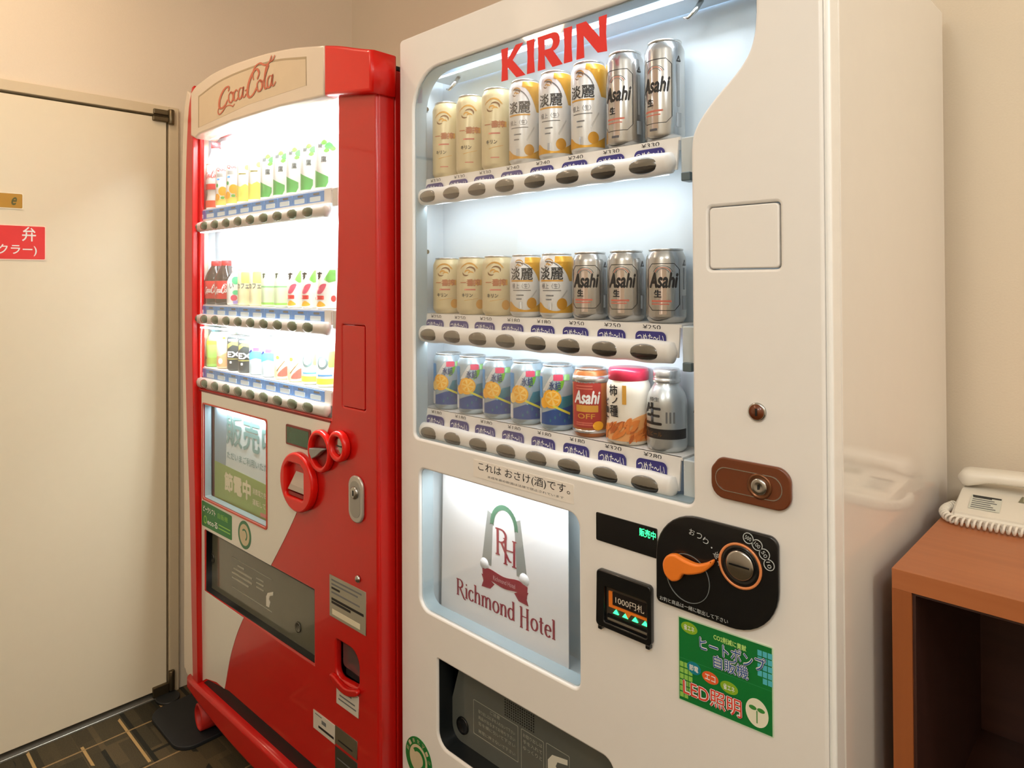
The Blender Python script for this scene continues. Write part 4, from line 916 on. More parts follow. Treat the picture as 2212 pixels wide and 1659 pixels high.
# header
HD = -0.020
def H_(pts): return FL(pts, HD)
htop = spline([(0.985, 1.985), (0.955, 1.999), (0.92, 2.006), (0.84, 2.015), (0.76, 2.017), (0.65, 2.013), (0.535, 2.005), (0.44, 1.995), (0.341, 1.981), (0.213, 1.956)], 4)
hd_ = plate('header', [H_(htop+[(0.213, 1.832), (0.435, 1.845), (0.70, 1.850), (0.921, 1.846), (0.950, 1.836), (0.985, 1.850)])], HD, 0.05, CREAMP, RM, bevel=0.006)
hr = spline([(0.212, 1.956), (0.15, 1.940), (0.079, 1.918), (0.020, 1.901)], 4)
plate('header_end', [H_(hr+[(0.020, 1.806), (0.212, 1.833)])], HD-0.002, 0.05, REDG, RM, bevel=0.008, label='glossy red end block of the header')
plate('header_inset_line', [H_(spline([(0.925, 1.965), (0.78, 1.984), (0.615, 1.984), (0.45, 1.973), (0.293, 1.946)], 5)+[(0.293, 1.943), (0.292, 1.873), (0.294, 1.873)]+spline([(0.296, 1.941), (0.45, 1.968), (0.615, 1.979), (0.78, 1.979), (0.921, 1.961)], 5)+[(0.922, 1.866), (0.926, 1.866)])], HD-0.0006, HD+0.001, mat('inset_line', (176, 156, 124), 0.5), hd_)
plate('header_inset', [H_(spline([(0.920, 1.960), (0.78, 1.978), (0.615, 1.978), (0.45, 1.967), (0.297, 1.941)], 5)+[(0.296, 1.874), (0.60, 1.880), (0.920, 1.866)])], HD-0.0004, HD+0.001, mat('inset_cream', (214, 194, 164), 0.4), hd_)
# script lettering on the header
def script(x0, z0, sx, sz, y, m, parent, name='script_lettering', wk=1.0):
    S = [
     ([(0.66, 0.62), (0.70, 0.78), (0.56, 0.84), (0.34, 0.72), (0.14, 0.42), (0.10, 0.10), (0.24, -0.02), (0.46, 0.06), (0.62, 0.26)], 0.085),
     ([(0.10, 0.10), (0.02, -0.10), (0.10, -0.26), (0.30, -0.18), (0.50, -0.02), (0.74, -0.02), (0.92, -0.12), (1.02, -0.04)], 0.05),
     ([(0.80, 0.54), (0.68, 0.42), (0.70, 0.16), (0.82, 0.08), (0.94, 0.22), (0.92, 0.46), (0.80, 0.54), (0.92, 0.44), (1.00, 0.50)], 0.06),
     ([(1.20, 0.46), (1.12, 0.54), (1.00, 0.40), (1.00, 0.16), (1.12, 0.08), (1.26, 0.22)], 0.06),
     ([(1.50, 0.50), (1.36, 0.54), (1.26, 0.38), (1.26, 0.14), (1.36, 0.08), (1.48, 0.24), (1.54, 0.54), (1.50, 0.18), (1.58, 0.08), (1.70, 0.20)], 0.06),
     ([(1.62, 0.34), (1.80, 0.38)], 0.05),
     ([(2.30, 0.62), (2.40, 0.86), (2.26, 1.06), (2.02, 0.92), (1.82, 0.52), (1.78, 0.14), (1.92, -0.02), (2.12, 0.08), (2.28, 0.30)], 0.085),
     ([(2.10, 0.66), (2.06, 0.90), (2.18, 1.16), (2.44, 1.24), (2.70, 1.08), (2.92, 1.10), (3.06, 1.34)], 0.065),
     ([(2.92, 1.10), (3.10, 1.14), (3.22, 1.30)], 0.05),
     ([(2.42, 0.54), (2.30, 0.42), (2.32, 0.16), (2.44, 0.08), (2.56, 0.22), (2.54, 0.46), (2.42, 0.54), (2.56, 0.42), (2.66, 0.48)], 0.06),
     ([(2.66, 0.40), (2.80, 0.80), (2.88, 0.98), (2.80, 1.00), (2.70, 0.60), (2.68, 0.20), (2.76, 0.08), (2.86, 0.20)], 0.06),
     ([(3.06, 0.50), (2.94, 0.54), (2.84, 0.38), (2.84, 0.14), (2.94, 0.08), (3.04, 0.24), (3.10, 0.54), (3.07, 0.18), (3.14, 0.08), (3.26, 0.22)], 0.06)]
    bm = bmesh.new()
    for si, (pts, w) in enumerate(S):
        ribbon_into(bm, spline([(x0+p[0]*sx, z0+p[1]*sz) for p in pts], 6), lambda d, t: wk*w*(0.55+0.9*abs(d.y))*(sx+sz)/2*(0.55+0.45*math.sin(math.pi*min(1, max(0, t*1.0)))), y-si*0.00003)
    return ob(name, bm, m, parent)
lx0, lz0 = F(0.788, 1.873, HD); lx1, lz1 = F(0.447, 1.985, HD)
script(lx0, lz0+0.026, (lx1-lx0)/3.22, 0.064, HD-0.0016, mat('faded_red_ink', (200, 110, 82), 0.5), hd_, wk=1.2)

# display: lamps, shelves, buttons
RLED = mat('red_machine_led', (245, 250, 255), 0.4, emit=(240, 248, 255), estr=8.0)
bm = bmesh.new(); box(bm, 0.040, 0.044, 0.019, 0.086, 1.02, 1.875); box(bm, 0.926, 0.93, 0.019, 0.086, 1.02, 1.875); box(bm, 0.044, 0.926, 0.051, 0.086, 1.871, 1.875); box(bm, 0.044, 0.926, 0.019, 0.086, 1.02, 1.024)
ob('display_liner', bm, LINER, RM)
ob('lamp_bar', bx(0.06, 0.90, 0.047, 0.056, 1.855, 1.868), RLED, RM)
plate('window_pane', [disp], 0.0040, 0.0052, PANE, RM)
RSH = [(1.6105, 1.5567), (1.3145, 1.2706), (1.1195, 1.0734)]
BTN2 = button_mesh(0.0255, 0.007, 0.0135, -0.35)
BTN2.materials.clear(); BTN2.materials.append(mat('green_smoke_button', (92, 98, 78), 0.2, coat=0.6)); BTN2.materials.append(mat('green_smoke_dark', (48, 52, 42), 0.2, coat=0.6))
BARG = mat('button_bar_grey', (206, 198, 190), 0.35, coat=0.2)
TBLUE = mat('tag_blue', (84, 150, 226), 0.4); TPALE = mat('tag_pale', (224, 240, 250), 0.4)
def place_red_area(name, x, y, z, tx, ty, tz, size, power, sy):
    a, b = red_world(x, y, z), red_world(tx, ty, tz); return area(name, a, b, size, power, (0.88, 0.97, 1.0), sy)
for r_, (zb, zc) in enumerate(RSH):
    bm = bmesh.new(); box(bm, 0.02, 0.845, 0.012, 0.085, zb-0.005, zb); box(bm, 0.02, 0.840, 0.012, 0.016, zb-0.036, zb-0.005)
    sh_ = ob('shelf', bm, OFFWHITE, RM)
    ob('end_block', bx(0.842, 0.866, 0.014, 0.07, zb-0.045, zb, bev=0.002), mat('end_block_grey', (212, 206, 198), 0.4), sh_)
    ob('button_bar', bar_mesh(0.022, 0.845, 0.006, zc-0.001, 0.011, 0.0165, 0.0, 0.0743, 0.092), BARG, sh_)
    ob('led_bar', bx(0.05, 0.83, 0.004, 0.016, zb-0.073, zb-0.069), RLED, sh_)
    for i in range(10):
        cx = 0.092+0.0743*i
        ob('button', BTN2, None, sh_, loc=(cx, -0.0030, zc))
        tz0, tz1 = zb-0.030, zb-0.004
        ob('price_tile', bx(cx-0.022, cx+0.050, 0.0105, 0.0118, tz0, tz1), TBLUE, sh_)
        plate('tile_label', [rr(cx-0.012, cx+0.036, tz0+0.002, tz0+0.014, 0.002, 2)], 0.0098, 0.0106, TPALE, sh_)
        plate('tile_price', [rr(cx+0.004, cx+0.030, tz1-0.008, tz1-0.003, 0.001, 2)], 0.0098, 0.0106, GREYINK, sh_)
    if r_ < 2: place_red_area('shelf_lamp', 0.44, 0.010, zb-0.074, 0.44, 0.060, zb-0.13, 0.78, (8.5, 7)[r_], 0.010)
place_red_area('display_lamp', 0.50, 0.020, 1.826, 0.50, 0.060, 1.765, 0.74, 10, 0.010)

# lower window with its notice card
bm = bmesh.new(); xa, xb = F(0.895, 1)[0], F(0.485, 1)[0]
box(bm, xa-0.02, xa-0.016, 0.046, 0.07, 0.70, 1.03); box(bm, xb+0.02, xb+0.024, 0.046, 0.07, 0.70, 1.03); box(bm, xa-0.02, xb+0.024, 0.07, 0.074, 0.70, 1.03)
ob('card_holder', bm, mat('holder_blue_grey', (150, 170, 178), 0.3), RM)
plate('window_frame', [roundpoly(FL([(0.893, 0.719), (0.4915, 0.719), (0.4915, 1.015), (0.893, 1.015)]), 0.008, 4), win], -0.0035, -0.001, mat('frame_red', (196, 70, 48), 0.35), RM)
plate('card_lining', [win, inset(win, 0.0018)], 0.003, 0.022, mat('gasket_pale', (170, 188, 194), 0.4), RM)
plate('card_pane', [FL([(0.895, 0.715), (0.488, 0.715), (0.488, 1.018), (0.895, 1.018)])], 0.012, 0.0135, PANE, RM)
cw0, cw1 = F(0.880, 0.72)[0], F(0.480, 0.72)[0]
CA = empty('notice_card', red_world(cw0, 0.030, 0.705), TH, 'blue and green Japanese notice card in the red machine window', 'notice card')
cwid = cw1-cw0
plate('sheet', [[(0.0, 0.0), (cwid, 0.0), (cwid, 0.315), (0.0, 0.315)]], 0, 0.0015, mat('card_blue', (214, 228, 230), 0.5), CA)
plate('green_band', [[(0.0, 0.0), (cwid, 0.0), (cwid, 0.112), (0.0, 0.128)]], -0.0005, 0, mat('card_green', (140, 168, 72), 0.5), CA)
plate('side_shade_print', [[(0.0, 0.128), (0.075, 0.124), (0.085, 0.315), (0.0, 0.315)]], -0.0004, 0, mat('card_slate', (140, 164, 178), 0.5), CA)
CT = mat('card_teal', (116, 158, 156), 0.5)
text('card_lettering', '販売', 0.080, 0.288, 0.190, 0.286, -0.0012, CT, CA, 0.02); text('card_lettering', '中', 0.300, 0.392, 0.184, 0.286, -0.0012, CT, CA, 0.02)
text('card_lettering', 'ただいまご利用いただけます', 0.085, cwid+0.01, 0.150, 0.172, -0.0012, CT, CA, 0.01)
CC = mat('card_cream', (232, 224, 190), 0.5)
text('card_lettering', '節電中', 0.068, 0.235, 0.050, 0.108, -0.0012, CC, CA, 0.04)
for q in range(2): text('card_lettering', ('消費電力を抑制して', '運転しています。')[q], 0.245, cwid-0.012, 0.075-q*0.030, 0.092-q*0.030, -0.0012, CC, CA, 0.01)
plate('red_print', [rr(0.29, 0.35, 0.022, 0.032, 0.002, 2)], -0.0010, 0, mat('card_red', (214, 110, 96), 0.5), CA); plate('cream_print', [rr(0.355, cwid-0.01, 0.014, 0.030, 0.002, 2)], -0.0010, 0, CC, CA)

place_red_area('card_lamp', (xa+xb)/2, 0.018, 1.002, (xa+xb)/2, 0.030, 0.92, 0.34, 0.55, 0.006)

# credit display and the money ovals
l_ = plate('credit_display', [rr(F(0.389, 1)[0], F(0.273, 1)[0], 0.967, 1.018, 0.004, 3)], -0.005, -0.001, mat('display_bezel', (120, 34, 28), 0.35), RM, bevel=0.001)
plate('display_screen', [rr(F(0.383, 1)[0], F(0.279, 1)[0], 0.972, 1.013, 0.002, 2)], -0.0056, -0.004, mat('lcd_green', (40, 84, 56), 0.2, coat=0.4), l_)
def oval(cs, cz, rs, rz, hole, name, dep=-0.020):
    cx, z_ = F(cs, cz); 
    o = plate(name, [ell(cx, z_, rs, rz, 44), ell(cx, z_, rs*hole, rz*hole, 44)], dep, 0.0, REDG, RM, bevel=0.006)
    return o, cx, z_
x1, z1 = F(0.317, 0.884)
o1 = plate('bill_slot', [ell(x1, z1, 0.0765, 0.0735, 44), roundpoly([(x1-0.052, z1-0.040), (x1+0.036, z1-0.040), (x1+0.036, z1+0.036), (x1+0.020, z1+0.046), (x1-0.034, z1+0.046), (x1-0.052, z1+0.030)], 0.010, 4)], -0.020, 0.0, REDG, RM, bevel=0.005)
plate('oval_back', [ell(x1, z1, 0.060, 0.058, 36)], -0.004, -0.001, RED, o1)
bm = bmesh.new(); v = [bm.verts.new(p) for p in ((x1-0.022, -0.004, z1+0.022), (x1+0.034, -0.004, z1+0.022), (x1+0.034, -0.015, z1-0.010), (x1-0.032, -0.015, z1-0.010), (x1+0.034, -0.015, z1-0.024), (x1-0.044, -0.015, z1-0.024), (x1+0.034, -0.004, z1-0.028), (x1-0.044, -0.004, z1-0.028))]
for q in ((0, 1, 2, 3), (3, 2, 4, 5), (5, 4, 6, 7), (1, 6, 4, 2), (0, 3, 5, 7)): bm.faces.new([v[i] for i in q])
ob('bill_guide', bm, mat('guide_grey', (186, 170, 156), 0.3, coat=0.3), o1)
ob('bill_mouth', bx(x1-0.044, x1+0.034, -0.013, -0.004, z1-0.038, z1-0.029), mat('deep_red', (140, 20, 18), 0.35), o1)
o2, x2, z2 = oval(0.217, 0.977, 0.049, 0.051, 0.74, 'return_lever_ring', -0.018)
plate('oval_back', [ell(x2, z2, 0.040, 0.042, 30)], -0.004, -0.001, mat('deep_red', (140, 20, 18), 0.35), o2)
plate('return_lever', [[(x2-0.034, z2-0.006), (x2-0.032, z2+0.004), (x2+0.034, z2+0.012), (x2+0.020, z2+0.004), (x2-0.004, z2-0.012), (x2-0.022, z2-0.020)]], -0.022, -0.008, mat('lever_grey', (150, 148, 144), 0.3, metal=0.4), o2, bevel=0.002)
o3, x3, z3 = oval(0.138, 1.001, 0.036, 0.036, 0.62, 'coin_slot_ring', -0.020)
bm = bmesh.new(); lathe(bm, [(0.022, -0.002), (0.022, -0.008), (0.018, -0.010), (0.0001, -0.010)], 30, (x3, 0, z3), axis='Y'); ob('coin_plate', bm, STEEL, o3)
ob('coin_slot', bx(x3-0.010, x3+0.010, -0.0112, -0.0098, z3-0.0015, z3+0.0015), BLACK, o3)
# lock, screw, coin return
lx, lz = F(0.079, 0.8895)
lk = plate('door_lock', [rr(lx-0.028, lx+0.028, 0.8365, 0.9425, 0.026, 8)], -0.007, 0.0, mat('lock_silver', (196, 192, 184), 0.3, metal=0.6), RM, bevel=0.003, label='silver lock plate')
plate('lock_inset', [rr(lx-0.019, lx+0.019, 0.848, 0.931, 0.018, 8)], -0.0078, -0.006, mat('lock_inset_grey', (164, 160, 152), 0.35, metal=0.5), lk)
bm = bmesh.new(); lathe(bm, [(0.014, -0.007), (0.014, -0.011), (0.011, -0.013), (0.0001, -0.013)], 24, (lx, 0, 0.905), axis='Y'); ob('lock_cylinder', bm, STEEL, lk)
ob('key_hole', bx(lx-0.0015, lx+0.0015, -0.0142, -0.0128, 0.899, 0.911), BLACK, lk)
sx_, sz_ = F(0.076, 0.7095); bm = bmesh.new(); lathe(bm, [(0.0085, 0), (0.0085, -0.004), (0.005, -0.007), (0.0001, -0.0075)], 20, (sx_, 0, sz_), axis='Y'); ob('bolt', bm, STEEL, RM)
cr = ob('coin_return', bx(F(0.172, 0.5)[0], F(0.075, 0.5)[0], 0.030, 0.044, 0.445, 0.545), mat('return_dark', (62, 50, 48), 0.3), RM)
plate('return_lip', [spline([F(0.174, 0.462), F(0.120, 0.450), F(0.074, 0.462), F(0.074, 0.448), F(0.120, 0.434), F(0.174, 0.446)], 4, True)], -0.012, 0.0, RED, cr, bevel=0.003)
plate('return_flap', [roundpoly(FL([(0.166, 0.474), (0.080, 0.470), (0.080, 0.534), (0.166, 0.536)]), [0.01, 0.01, 0.03, 0.006], 5)], 0.018, 0.021, mat('smoked_flap', (92, 72, 70), 0.15, coat=0.5), cr)
# delivery chute
cfl = plate('chute_flap', [FL([(0.868, 0.452), (0.262, 0.455), (0.262, 0.630), (0.842, 0.630)], 0.02)], 0.020, 0.025, mat('chute_flap_olive', (100, 98, 82), 0.14, coat=0.5), RM)
chu_in = FL([(0.879, 0.4435), (0.267, 0.4495), (0.267, 0.6245), (0.875, 0.6245)])
plate('chute_lining', [chu, chu_in], 0.003, 0.046, MATS['chute_black'], RM)
ob('chute_recess', bx(F(0.90, 0.5, 0.05)[0], F(0.25, 0.5, 0.05)[0], 0.09, 0.094, 0.40, 0.67), mat('chute_black', (20, 24, 26), 0.35), RM)
ob('chute_floor', bx(F(0.89, 0.5)[0], F(0.262, 0.5)[0], 0.026, 0.09, 0.43, 0.436), MATS['chute_black'], RM)
for cs, cz in ((0.826, 0.555), (0.337, 0.513)):
    cx, z_ = F(cs, cz, 0.02); bm = bmesh.new(); lathe(bm, [(0.014, 0.0), (0.013, -0.003), (0.010, -0.0015), (0.0001, 0.001)], 20, (cx, 0.0195, z_), axis='Y'); ob('finger_dimple', bm, mat('dimple_olive', (72, 70, 60), 0.2, coat=0.4), cfl)
def fline(s0, s1, z0, z1, m=PALE): plate('chute_print', [FL([(s0, z0), (s1, z0), (s1, z1), (s0, z1)], 0.02)], 0.0190, 0.0200, m, cfl)
for q, (s0, s1) in enumerate(((0.665, 0.625), (0.690, 0.58), (0.70, 0.58), (0.70, 0.60))): fline(s0, s1, 0.575-q*0.014, 0.580-q*0.014)
for q in range(3): fline(0.555, 0.515, 0.572-q*0.012, 0.576-q*0.012)
plate('hand_print', [FL([(0.500-0.0008*a, 0.515+0.0008*b) for a, b in ((0, 0), (0, 32), (10, 46), (45, 60), (45, 48), (24, 40), (18, 28), (26, 20), (20, 0))], 0.02)], 0.0190, 0.0200, mat('hand_print_white', (220, 216, 200), 0.5), cfl)
fline(0.700, 0.47, 0.507, 0.5085); fline(0.700, 0.47, 0.592, 0.5935)
# stickers on the front
sg_ = plate('green_sticker', [roundpoly(FL([(0.898, 0.638), (0.699, 0.640), (0.699, 0.710), (0.898, 0.714)]), 0.004, 3)], -0.0020, -0.0012, mat('sticker_green2', (30, 124, 58), 0.4), RM, label='green sticker with pale Japanese lettering')
x0, _ = F(0.888, 0.7); text('sticker_lettering', 'ピークシフト', x0, x0+0.085, 0.684, 0.702, -0.0024, WHITEINK, sg_, 0.03); text('sticker_lettering', '自販機', x0+0.10, x0+0.165, 0.684, 0.700, -0.0024, LGREEN, sg_)
text('sticker_lettering', 'ecoる', x0+0.03, x0+0.10, 0.650, 0.668, -0.0024, WHITEINK, sg_, 0.02); plate('sticker_swirl', [ell(x0+0.014, 0.660, 0.011, 0.012, 18), ell(x0+0.014, 0.660, 0.008, 0.009, 18)], -0.0023, -0.0019, LGREEN, sg_)
for q in range(2): plate('sticker_line', [rr(x0+0.105, x0+0.18, 0.664-q*0.01, 0.667-q*0.01, 0.0005, 2)], -0.0023, -0.0019, LGREEN, sg_)
cx, z_ = F(0.621, 0.675); r2 = plate('round_sticker', [ell(cx, z_, 0.038, 0.039, 36)], -0.0020, -0.0012, mat('sticker_green3', (60, 120, 80), 0.4), RM, label='round green recycling sticker')
plate('sticker_disc', [ell(cx, z_, 0.029, 0.030, 32)], -0.0023, -0.0019, MATS['sticker_sand'], r2); plate('arrow_print', [[(cx+r*math.cos(R(a)), z_+r*math.sin(R(a))) for r, a in [(0.017, d) for d in range(-60, 150, 15)]+[(0.012, d) for d in range(135, -75, -15)]]], -0.0026, -0.0022, MATS['sticker_green3'], r2)
def label_plate(name, s0, s1, z0, z1, base, lines, lab):
    o = plate(name, [FL([(s0, z0), (s1, z0), (s1, z1), (s0, z1)])], -0.0016, 0.0, base, RM); o['label'] = lab
    for (a, b, c, d, m) in lines:
        sa, sb = s0+(s1-s0)*a, s0+(s1-s0)*b; za, zb_ = z0+(z1-z0)*c, z0+(z1-z0)*d
        plate('print_line', [FL([(sa, za), (sb, za), (sb, zb_), (sa, zb_)])], -0.0020, -0.0014, m, o)
    return o
GP = mat('grey_plate', (168, 162, 142), 0.4, metal=0.3); LP = mat('light_plate', (206, 198, 184), 0.5)
label_plate('rating_plate', 0.193, 0.048, 0.590, 0.687, GP, [(0.06, 0.9, 0.88, 0.92, GREYINK), (0.06, 0.8, 0.78, 0.82, GREYINK), (0.06, 0.3, 0.68, 0.73, INK), (0.06, 0.85, 0.58, 0.62, GREYINK), (0.06, 0.95, 0.41, 0.47, INK), (0.06, 0.60, 0.33, 0.39, INK), (0.08, 0.85, 0.07, 0.20, mat('plate_cream', (224, 214, 186), 0.5))], 'grey rating plate with black print')
label_plate('paper_label', 0.165, 0.077, 0.394, 0.442, LP, [(0.3, 0.7, 0.70, 0.85, GREYINK), (0.15, 0.85, 0.45, 0.52, GREYINK), (0.1, 0.9, 0.25, 0.31, GREYINK)], 'small white paper label')
label_plate('paper_label', 0.266, 0.172, 0.293, 0.337, LP, [(0.4, 0.6, 0.55, 0.75, GREYINK), (0.25, 0.95, 0.22, 0.34, INK), (0.1, 0.4, 0.85, 0.9, GREYINK)], 'small white paper label')
label_plate('metal_label', 0.171, 0.083, 0.298, 0.339, mat('dull_plate', (120, 112, 92), 0.35, metal=0.5), [(0.15, 0.8, 0.25, 0.33, INK)], 'dull metal label')
label_plate('metal_label', 0.171, 0.083, 0.235, 0.290, mat('dark_plate', (76, 76, 66), 0.3, metal=0.5), [(0.1, 0.9, 0.55, 0.6, GREYINK)], 'dark metal label')
# base
ob('air_slot', bx(0.05, RW-0.03, 0.05, 0.06, 0.10, 0.22), mat('slot_black', (10, 12, 14), 0.6), RM)
plate('slot_shadow_panel', [slot], -0.0016, 0.0, mat('slot_dark', (22, 22, 24), 0.5), RM)
kb = spline([(0.958, 0.126), (0.86, 0.108), (0.70, 0.088), (0.50, 0.078), (0.30, 0.088), (0.14, 0.108), (0.02, 0.126)], 5)
plate('kick_bar', [FL(kb+[(0.02, 0.160), (0.905, 0.160), (0.958, 0.164)])], -0.026, 0.03, RED, RM, bevel=0.010)
# anti-tip bracket on the floor mat
bm = bmesh.new()
lathe(bm, [(0.030, 0.002), (0.034, -0.003), (0.039, 0.0), (0.039, 0.060), (0.034, 0.063), (0.030, 0.060), (0.030, 0.002)], 28, (0, 0, 0.039), axis='Y')
for f in [f for f in bm.faces if len(f.verts) > 4]: bm.faces.remove(f)
bmesh.ops.remove_doubles(bm, verts=bm.verts[:], dist=1e-5)
br = ob('foot_bracket', bm, mat('bracket_red', (190, 34, 26), 0.5), RM); br.location = RM.matrix_world.inverted() @ Vector((0, 0, 0))
M_ = Matrix.Translation(Vector(rb)) @ Matrix.Rotation(TH, 4, 'Z')
br.matrix_local = M_.inverted() @ (Matrix.Translation((-2.165, 0.855, 0.0125)) @ Matrix.Rotation(R(-6), 4, 'Z'))
ob('foot_plate', bx(0.02, 0.13, 0.075, 0.12, 0.0122, 0.018), STEEL, RM)

mt = plate_mesh([roundpoly([(-2.375, 0.775), (-2.105, 0.775), (-2.105, 1.15), (-2.375, 1.15)], 0.055, 7)], -0.006, 0.006, 0.002)
mt.transform(XZ.inverted()); mt.transform(Matrix.Translation((0, 0, 0.006)))
mo = ob('floor_mat', mt, mat('black_rubber', (28, 30, 32), 0.6, var=0.1), None); tag(mo, 'black rubber mat with rounded corners under the red machine foot', 'mat')

# ------------------------------------------------------------------ drinks in the red machine
ORD10 = ['leftmost', 'second', 'third', 'fourth', 'fifth', 'sixth', 'seventh', 'eighth', 'ninth', 'rightmost']
def prof_pet(H, Rr, neck=0.011):
    return [(Rr*0.85, 0.0), (Rr*0.97, 0.003), (Rr, 0.010), (Rr, H*0.56), (Rr*0.96, H*0.63), (Rr*0.80, H*0.74), (Rr*0.55, H*0.84), (neck*1.2, H*0.90), (neck*1.1, H*0.925)]
def pet(name, H, Rr, bodym, capm, contour=False, capH=0.016):
    t = empty(name, (0, 0, 0)); bm = bmesh.new()
    pr = prof_pet(H, Rr)
    if contour: pr = [(Rr*0.82, 0.0), (Rr*0.95, 0.003), (Rr*0.98, 0.02), (Rr*0.82, H*0.22), (Rr*0.88, H*0.34), (Rr, H*0.42), (Rr, H*0.60), (Rr*0.84, H*0.72), (Rr*0.5, H*0.85), (0.0125, H*0.91), (0.012, H*0.925)]
    lathe(bm, pr, 26); ob('body', bm, bodym, t)
    bm = bmesh.new(); lathe(bm, [(0.0125, H-capH-0.002), (0.0148, H-capH), (0.0148, H-0.002), (0.0135, H), (0.0001, H)], 20); ob('cap', bm, capm, t)
    return t
def small_can(name, H, Rr, bodym, neckm):
    t = empty(name, (0, 0, 0)); bm = bmesh.new()
    lathe(bm, [(Rr*0.85, 0.0), (Rr*0.97, 0.003), (Rr, 0.006), (Rr, H-0.008), (Rr*0.94, H-0.003), (Rr*0.93, H)], 26, mats=[1, 1, 0, 0, 1, 1]); ob('body', bm, [bodym, neckm], t)
    bm = bmesh.new(); lathe(bm, [(Rr*0.93, H-0.001), (Rr*0.94, H+0.001), (Rr*0.86, H+0.001), (Rr*0.84, H-0.001)], 26); ob('lid', bm, ALU, t)
    return t
CLEARW = mat('bottle_white', (240, 242, 240), 0.3, coat=0.3); CAPW = mat('cap_white', (238, 238, 236), 0.4); CAPR = mat('cap_red', (212, 40, 44), 0.35)
COLA = mat('cola_dark', (46, 30, 28), 0.15, coat=0.5); COKER = mat('label_red', (214, 34, 34), 0.4); TEAG = mat('tea_green', (84, 170, 84), 0.45); LEAFG = mat('leaf_bright', (110, 190, 70), 0.45)
def d_cola_clear():
    t = pet('drink_bottle', 0.212, 0.031, CLEARW, CAPR, True)
    cpatch('label', [rr(-0.040, 0.040, 0.062, 0.080, 0.001, 2)], 0.0285, COKER, t, 0.0012)
    cpatch('foot_label', [rr(-0.040, 0.040, 0.006, 0.028, 0.001, 2)], 0.0305, mat('label_orange_red', (226, 84, 56), 0.4), t, 0.0006)
    s_ = bmesh.new(); script_me = script(-0.022, 0.098, 0.0135, 0.020, 0.0, COKER, t, 'lettering', 1.3); bent(script_me.data, 0.0322); 
    s_.free(); cpatch('collar', [rr(-0.03, 0.03, 0.140, 0.143, 0.0005, 2)], 0.0285, mat('collar_brown', (190, 150, 130), 0.4), t); return t
def d_orange():
    t = pet('drink_bottle', 0.205, 0.031, CLEARW, CAPW)
    ctext('lettering', 'Qoo', -0.018, 0.016, 0.110, 0.122, 0.031, COKER, t, 0.0006, 0.02)
    cpatch('grey_print', [rr(-0.016, 0.012, 0.094, 0.105, 0.001, 2)], 0.031, SILV, t)
    cpatch('blue_print', [rr(-0.018, -0.006, 0.084, 0.089, 0.001, 2)], 0.031, TBLUE, t); cpatch('leaf_print', [ell(-0.016, 0.068, 0.005, 0.006, 14)], 0.031, TEAG, t)
    for a, b, r_ in ((0.004, 0.050, 0.014), (-0.016, 0.032, 0.011), (0.020, 0.034, 0.011)): cpatch('fruit_print', [ell(a, b, r_, r_, 20)], 0.031, FRUIT, t, 0.0004+r_*0.01)
    cpatch('yellow_base', [rr(-0.036, 0.036, 0.008, 0.026, 0.002, 2)], 0.031, mat('juice_yellow', (246, 222, 110), 0.4), t); cpatch('leaf_print', [ell(0.004, 0.030, 0.006, 0.004, 14)], 0.031, LEAFG, t, 0.0009)
    return t
def d_lemon():
    t = pet('drink_bottle', 0.205, 0.031, CLEARW, CAPW)
    cpatch('lemon_print', [ell(0.012, 0.106, 0.008, 0.008, 18)], 0.031, mat('lemon', (246, 236, 110), 0.4), t)
    cpatch('text_line', [rr(-0.018, 0.008, 0.086, 0.090, 0.0008, 2)], 0.031, mat('olive_text', (150, 140, 80), 0.5), t)
    cpatch('yellow_base', [[(-0.034, 0.008), (0.034, 0.008), (0.030, 0.060), (0.018, 0.050), (0.006, 0.058), (-0.010, 0.050), (-0.030, 0.058)]], 0.031, mat('lemon', (246, 236, 110), 0.4), t)
    return t
def d_tea():
    t = pet('drink_bottle', 0.208, 0.031, CLEARW, CAPW)
    for a, b, r_ in ((0.014, 0.112, 0.011), (0.002, 0.120, 0.008), (0.024, 0.106, 0.008), (0.008, 0.100, 0.007)): cpatch('leaf_print', [spline([(a-r_, b-r_*0.3), (a, b+r_*0.8), (a+r_, b), (a, b-r_*0.8)], 4, True)], 0.031, LEAFG if r_ < 0.01 else TEAG, t, 0.0003+0.02*r_)
    ctext('lettering', '綾', -0.014, -0.002, 0.106, 0.118, 0.031, mat('ink_soft', (90, 96, 96), 0.5), t, 0.0008, 0.02); ctext('lettering', '鷹', -0.006, 0.008, 0.070, 0.086, 0.031, MATS['ink_soft'], t, 0.0006, 0.02)
    cpatch('green_panel', [[(-0.028, 0.008), (0.006, 0.008), (0.012, 0.020), (0.012, 0.034), (-0.028, 0.052)]], 0.031, TEAG, t)
    return t
def d_cola():
    t = pet('drink_bottle', 0.136, 0.033, COLA, CAPR)
    bm = bmesh.new(); lathe(bm, [(0.0333, 0.018), (0.0335, 0.019), (0.0335, 0.072), (0.0333, 0.073)], 28); ob('label', bm, COKER, t)
    o = script(-0.026, 0.036, 0.0160, 0.022, 0.0, WHITEINK, t, 'lettering', 1.4); bent(o.data, 0.0345)
    bm = bmesh.new(); lathe(bm, [(0.0300, 0.088), (0.0265, 0.100), (0.0180, 0.114)], 26); ob('clear_shoulder', bm, mat('shoulder_gold', (226, 204, 140), 0.3), t)
    return t
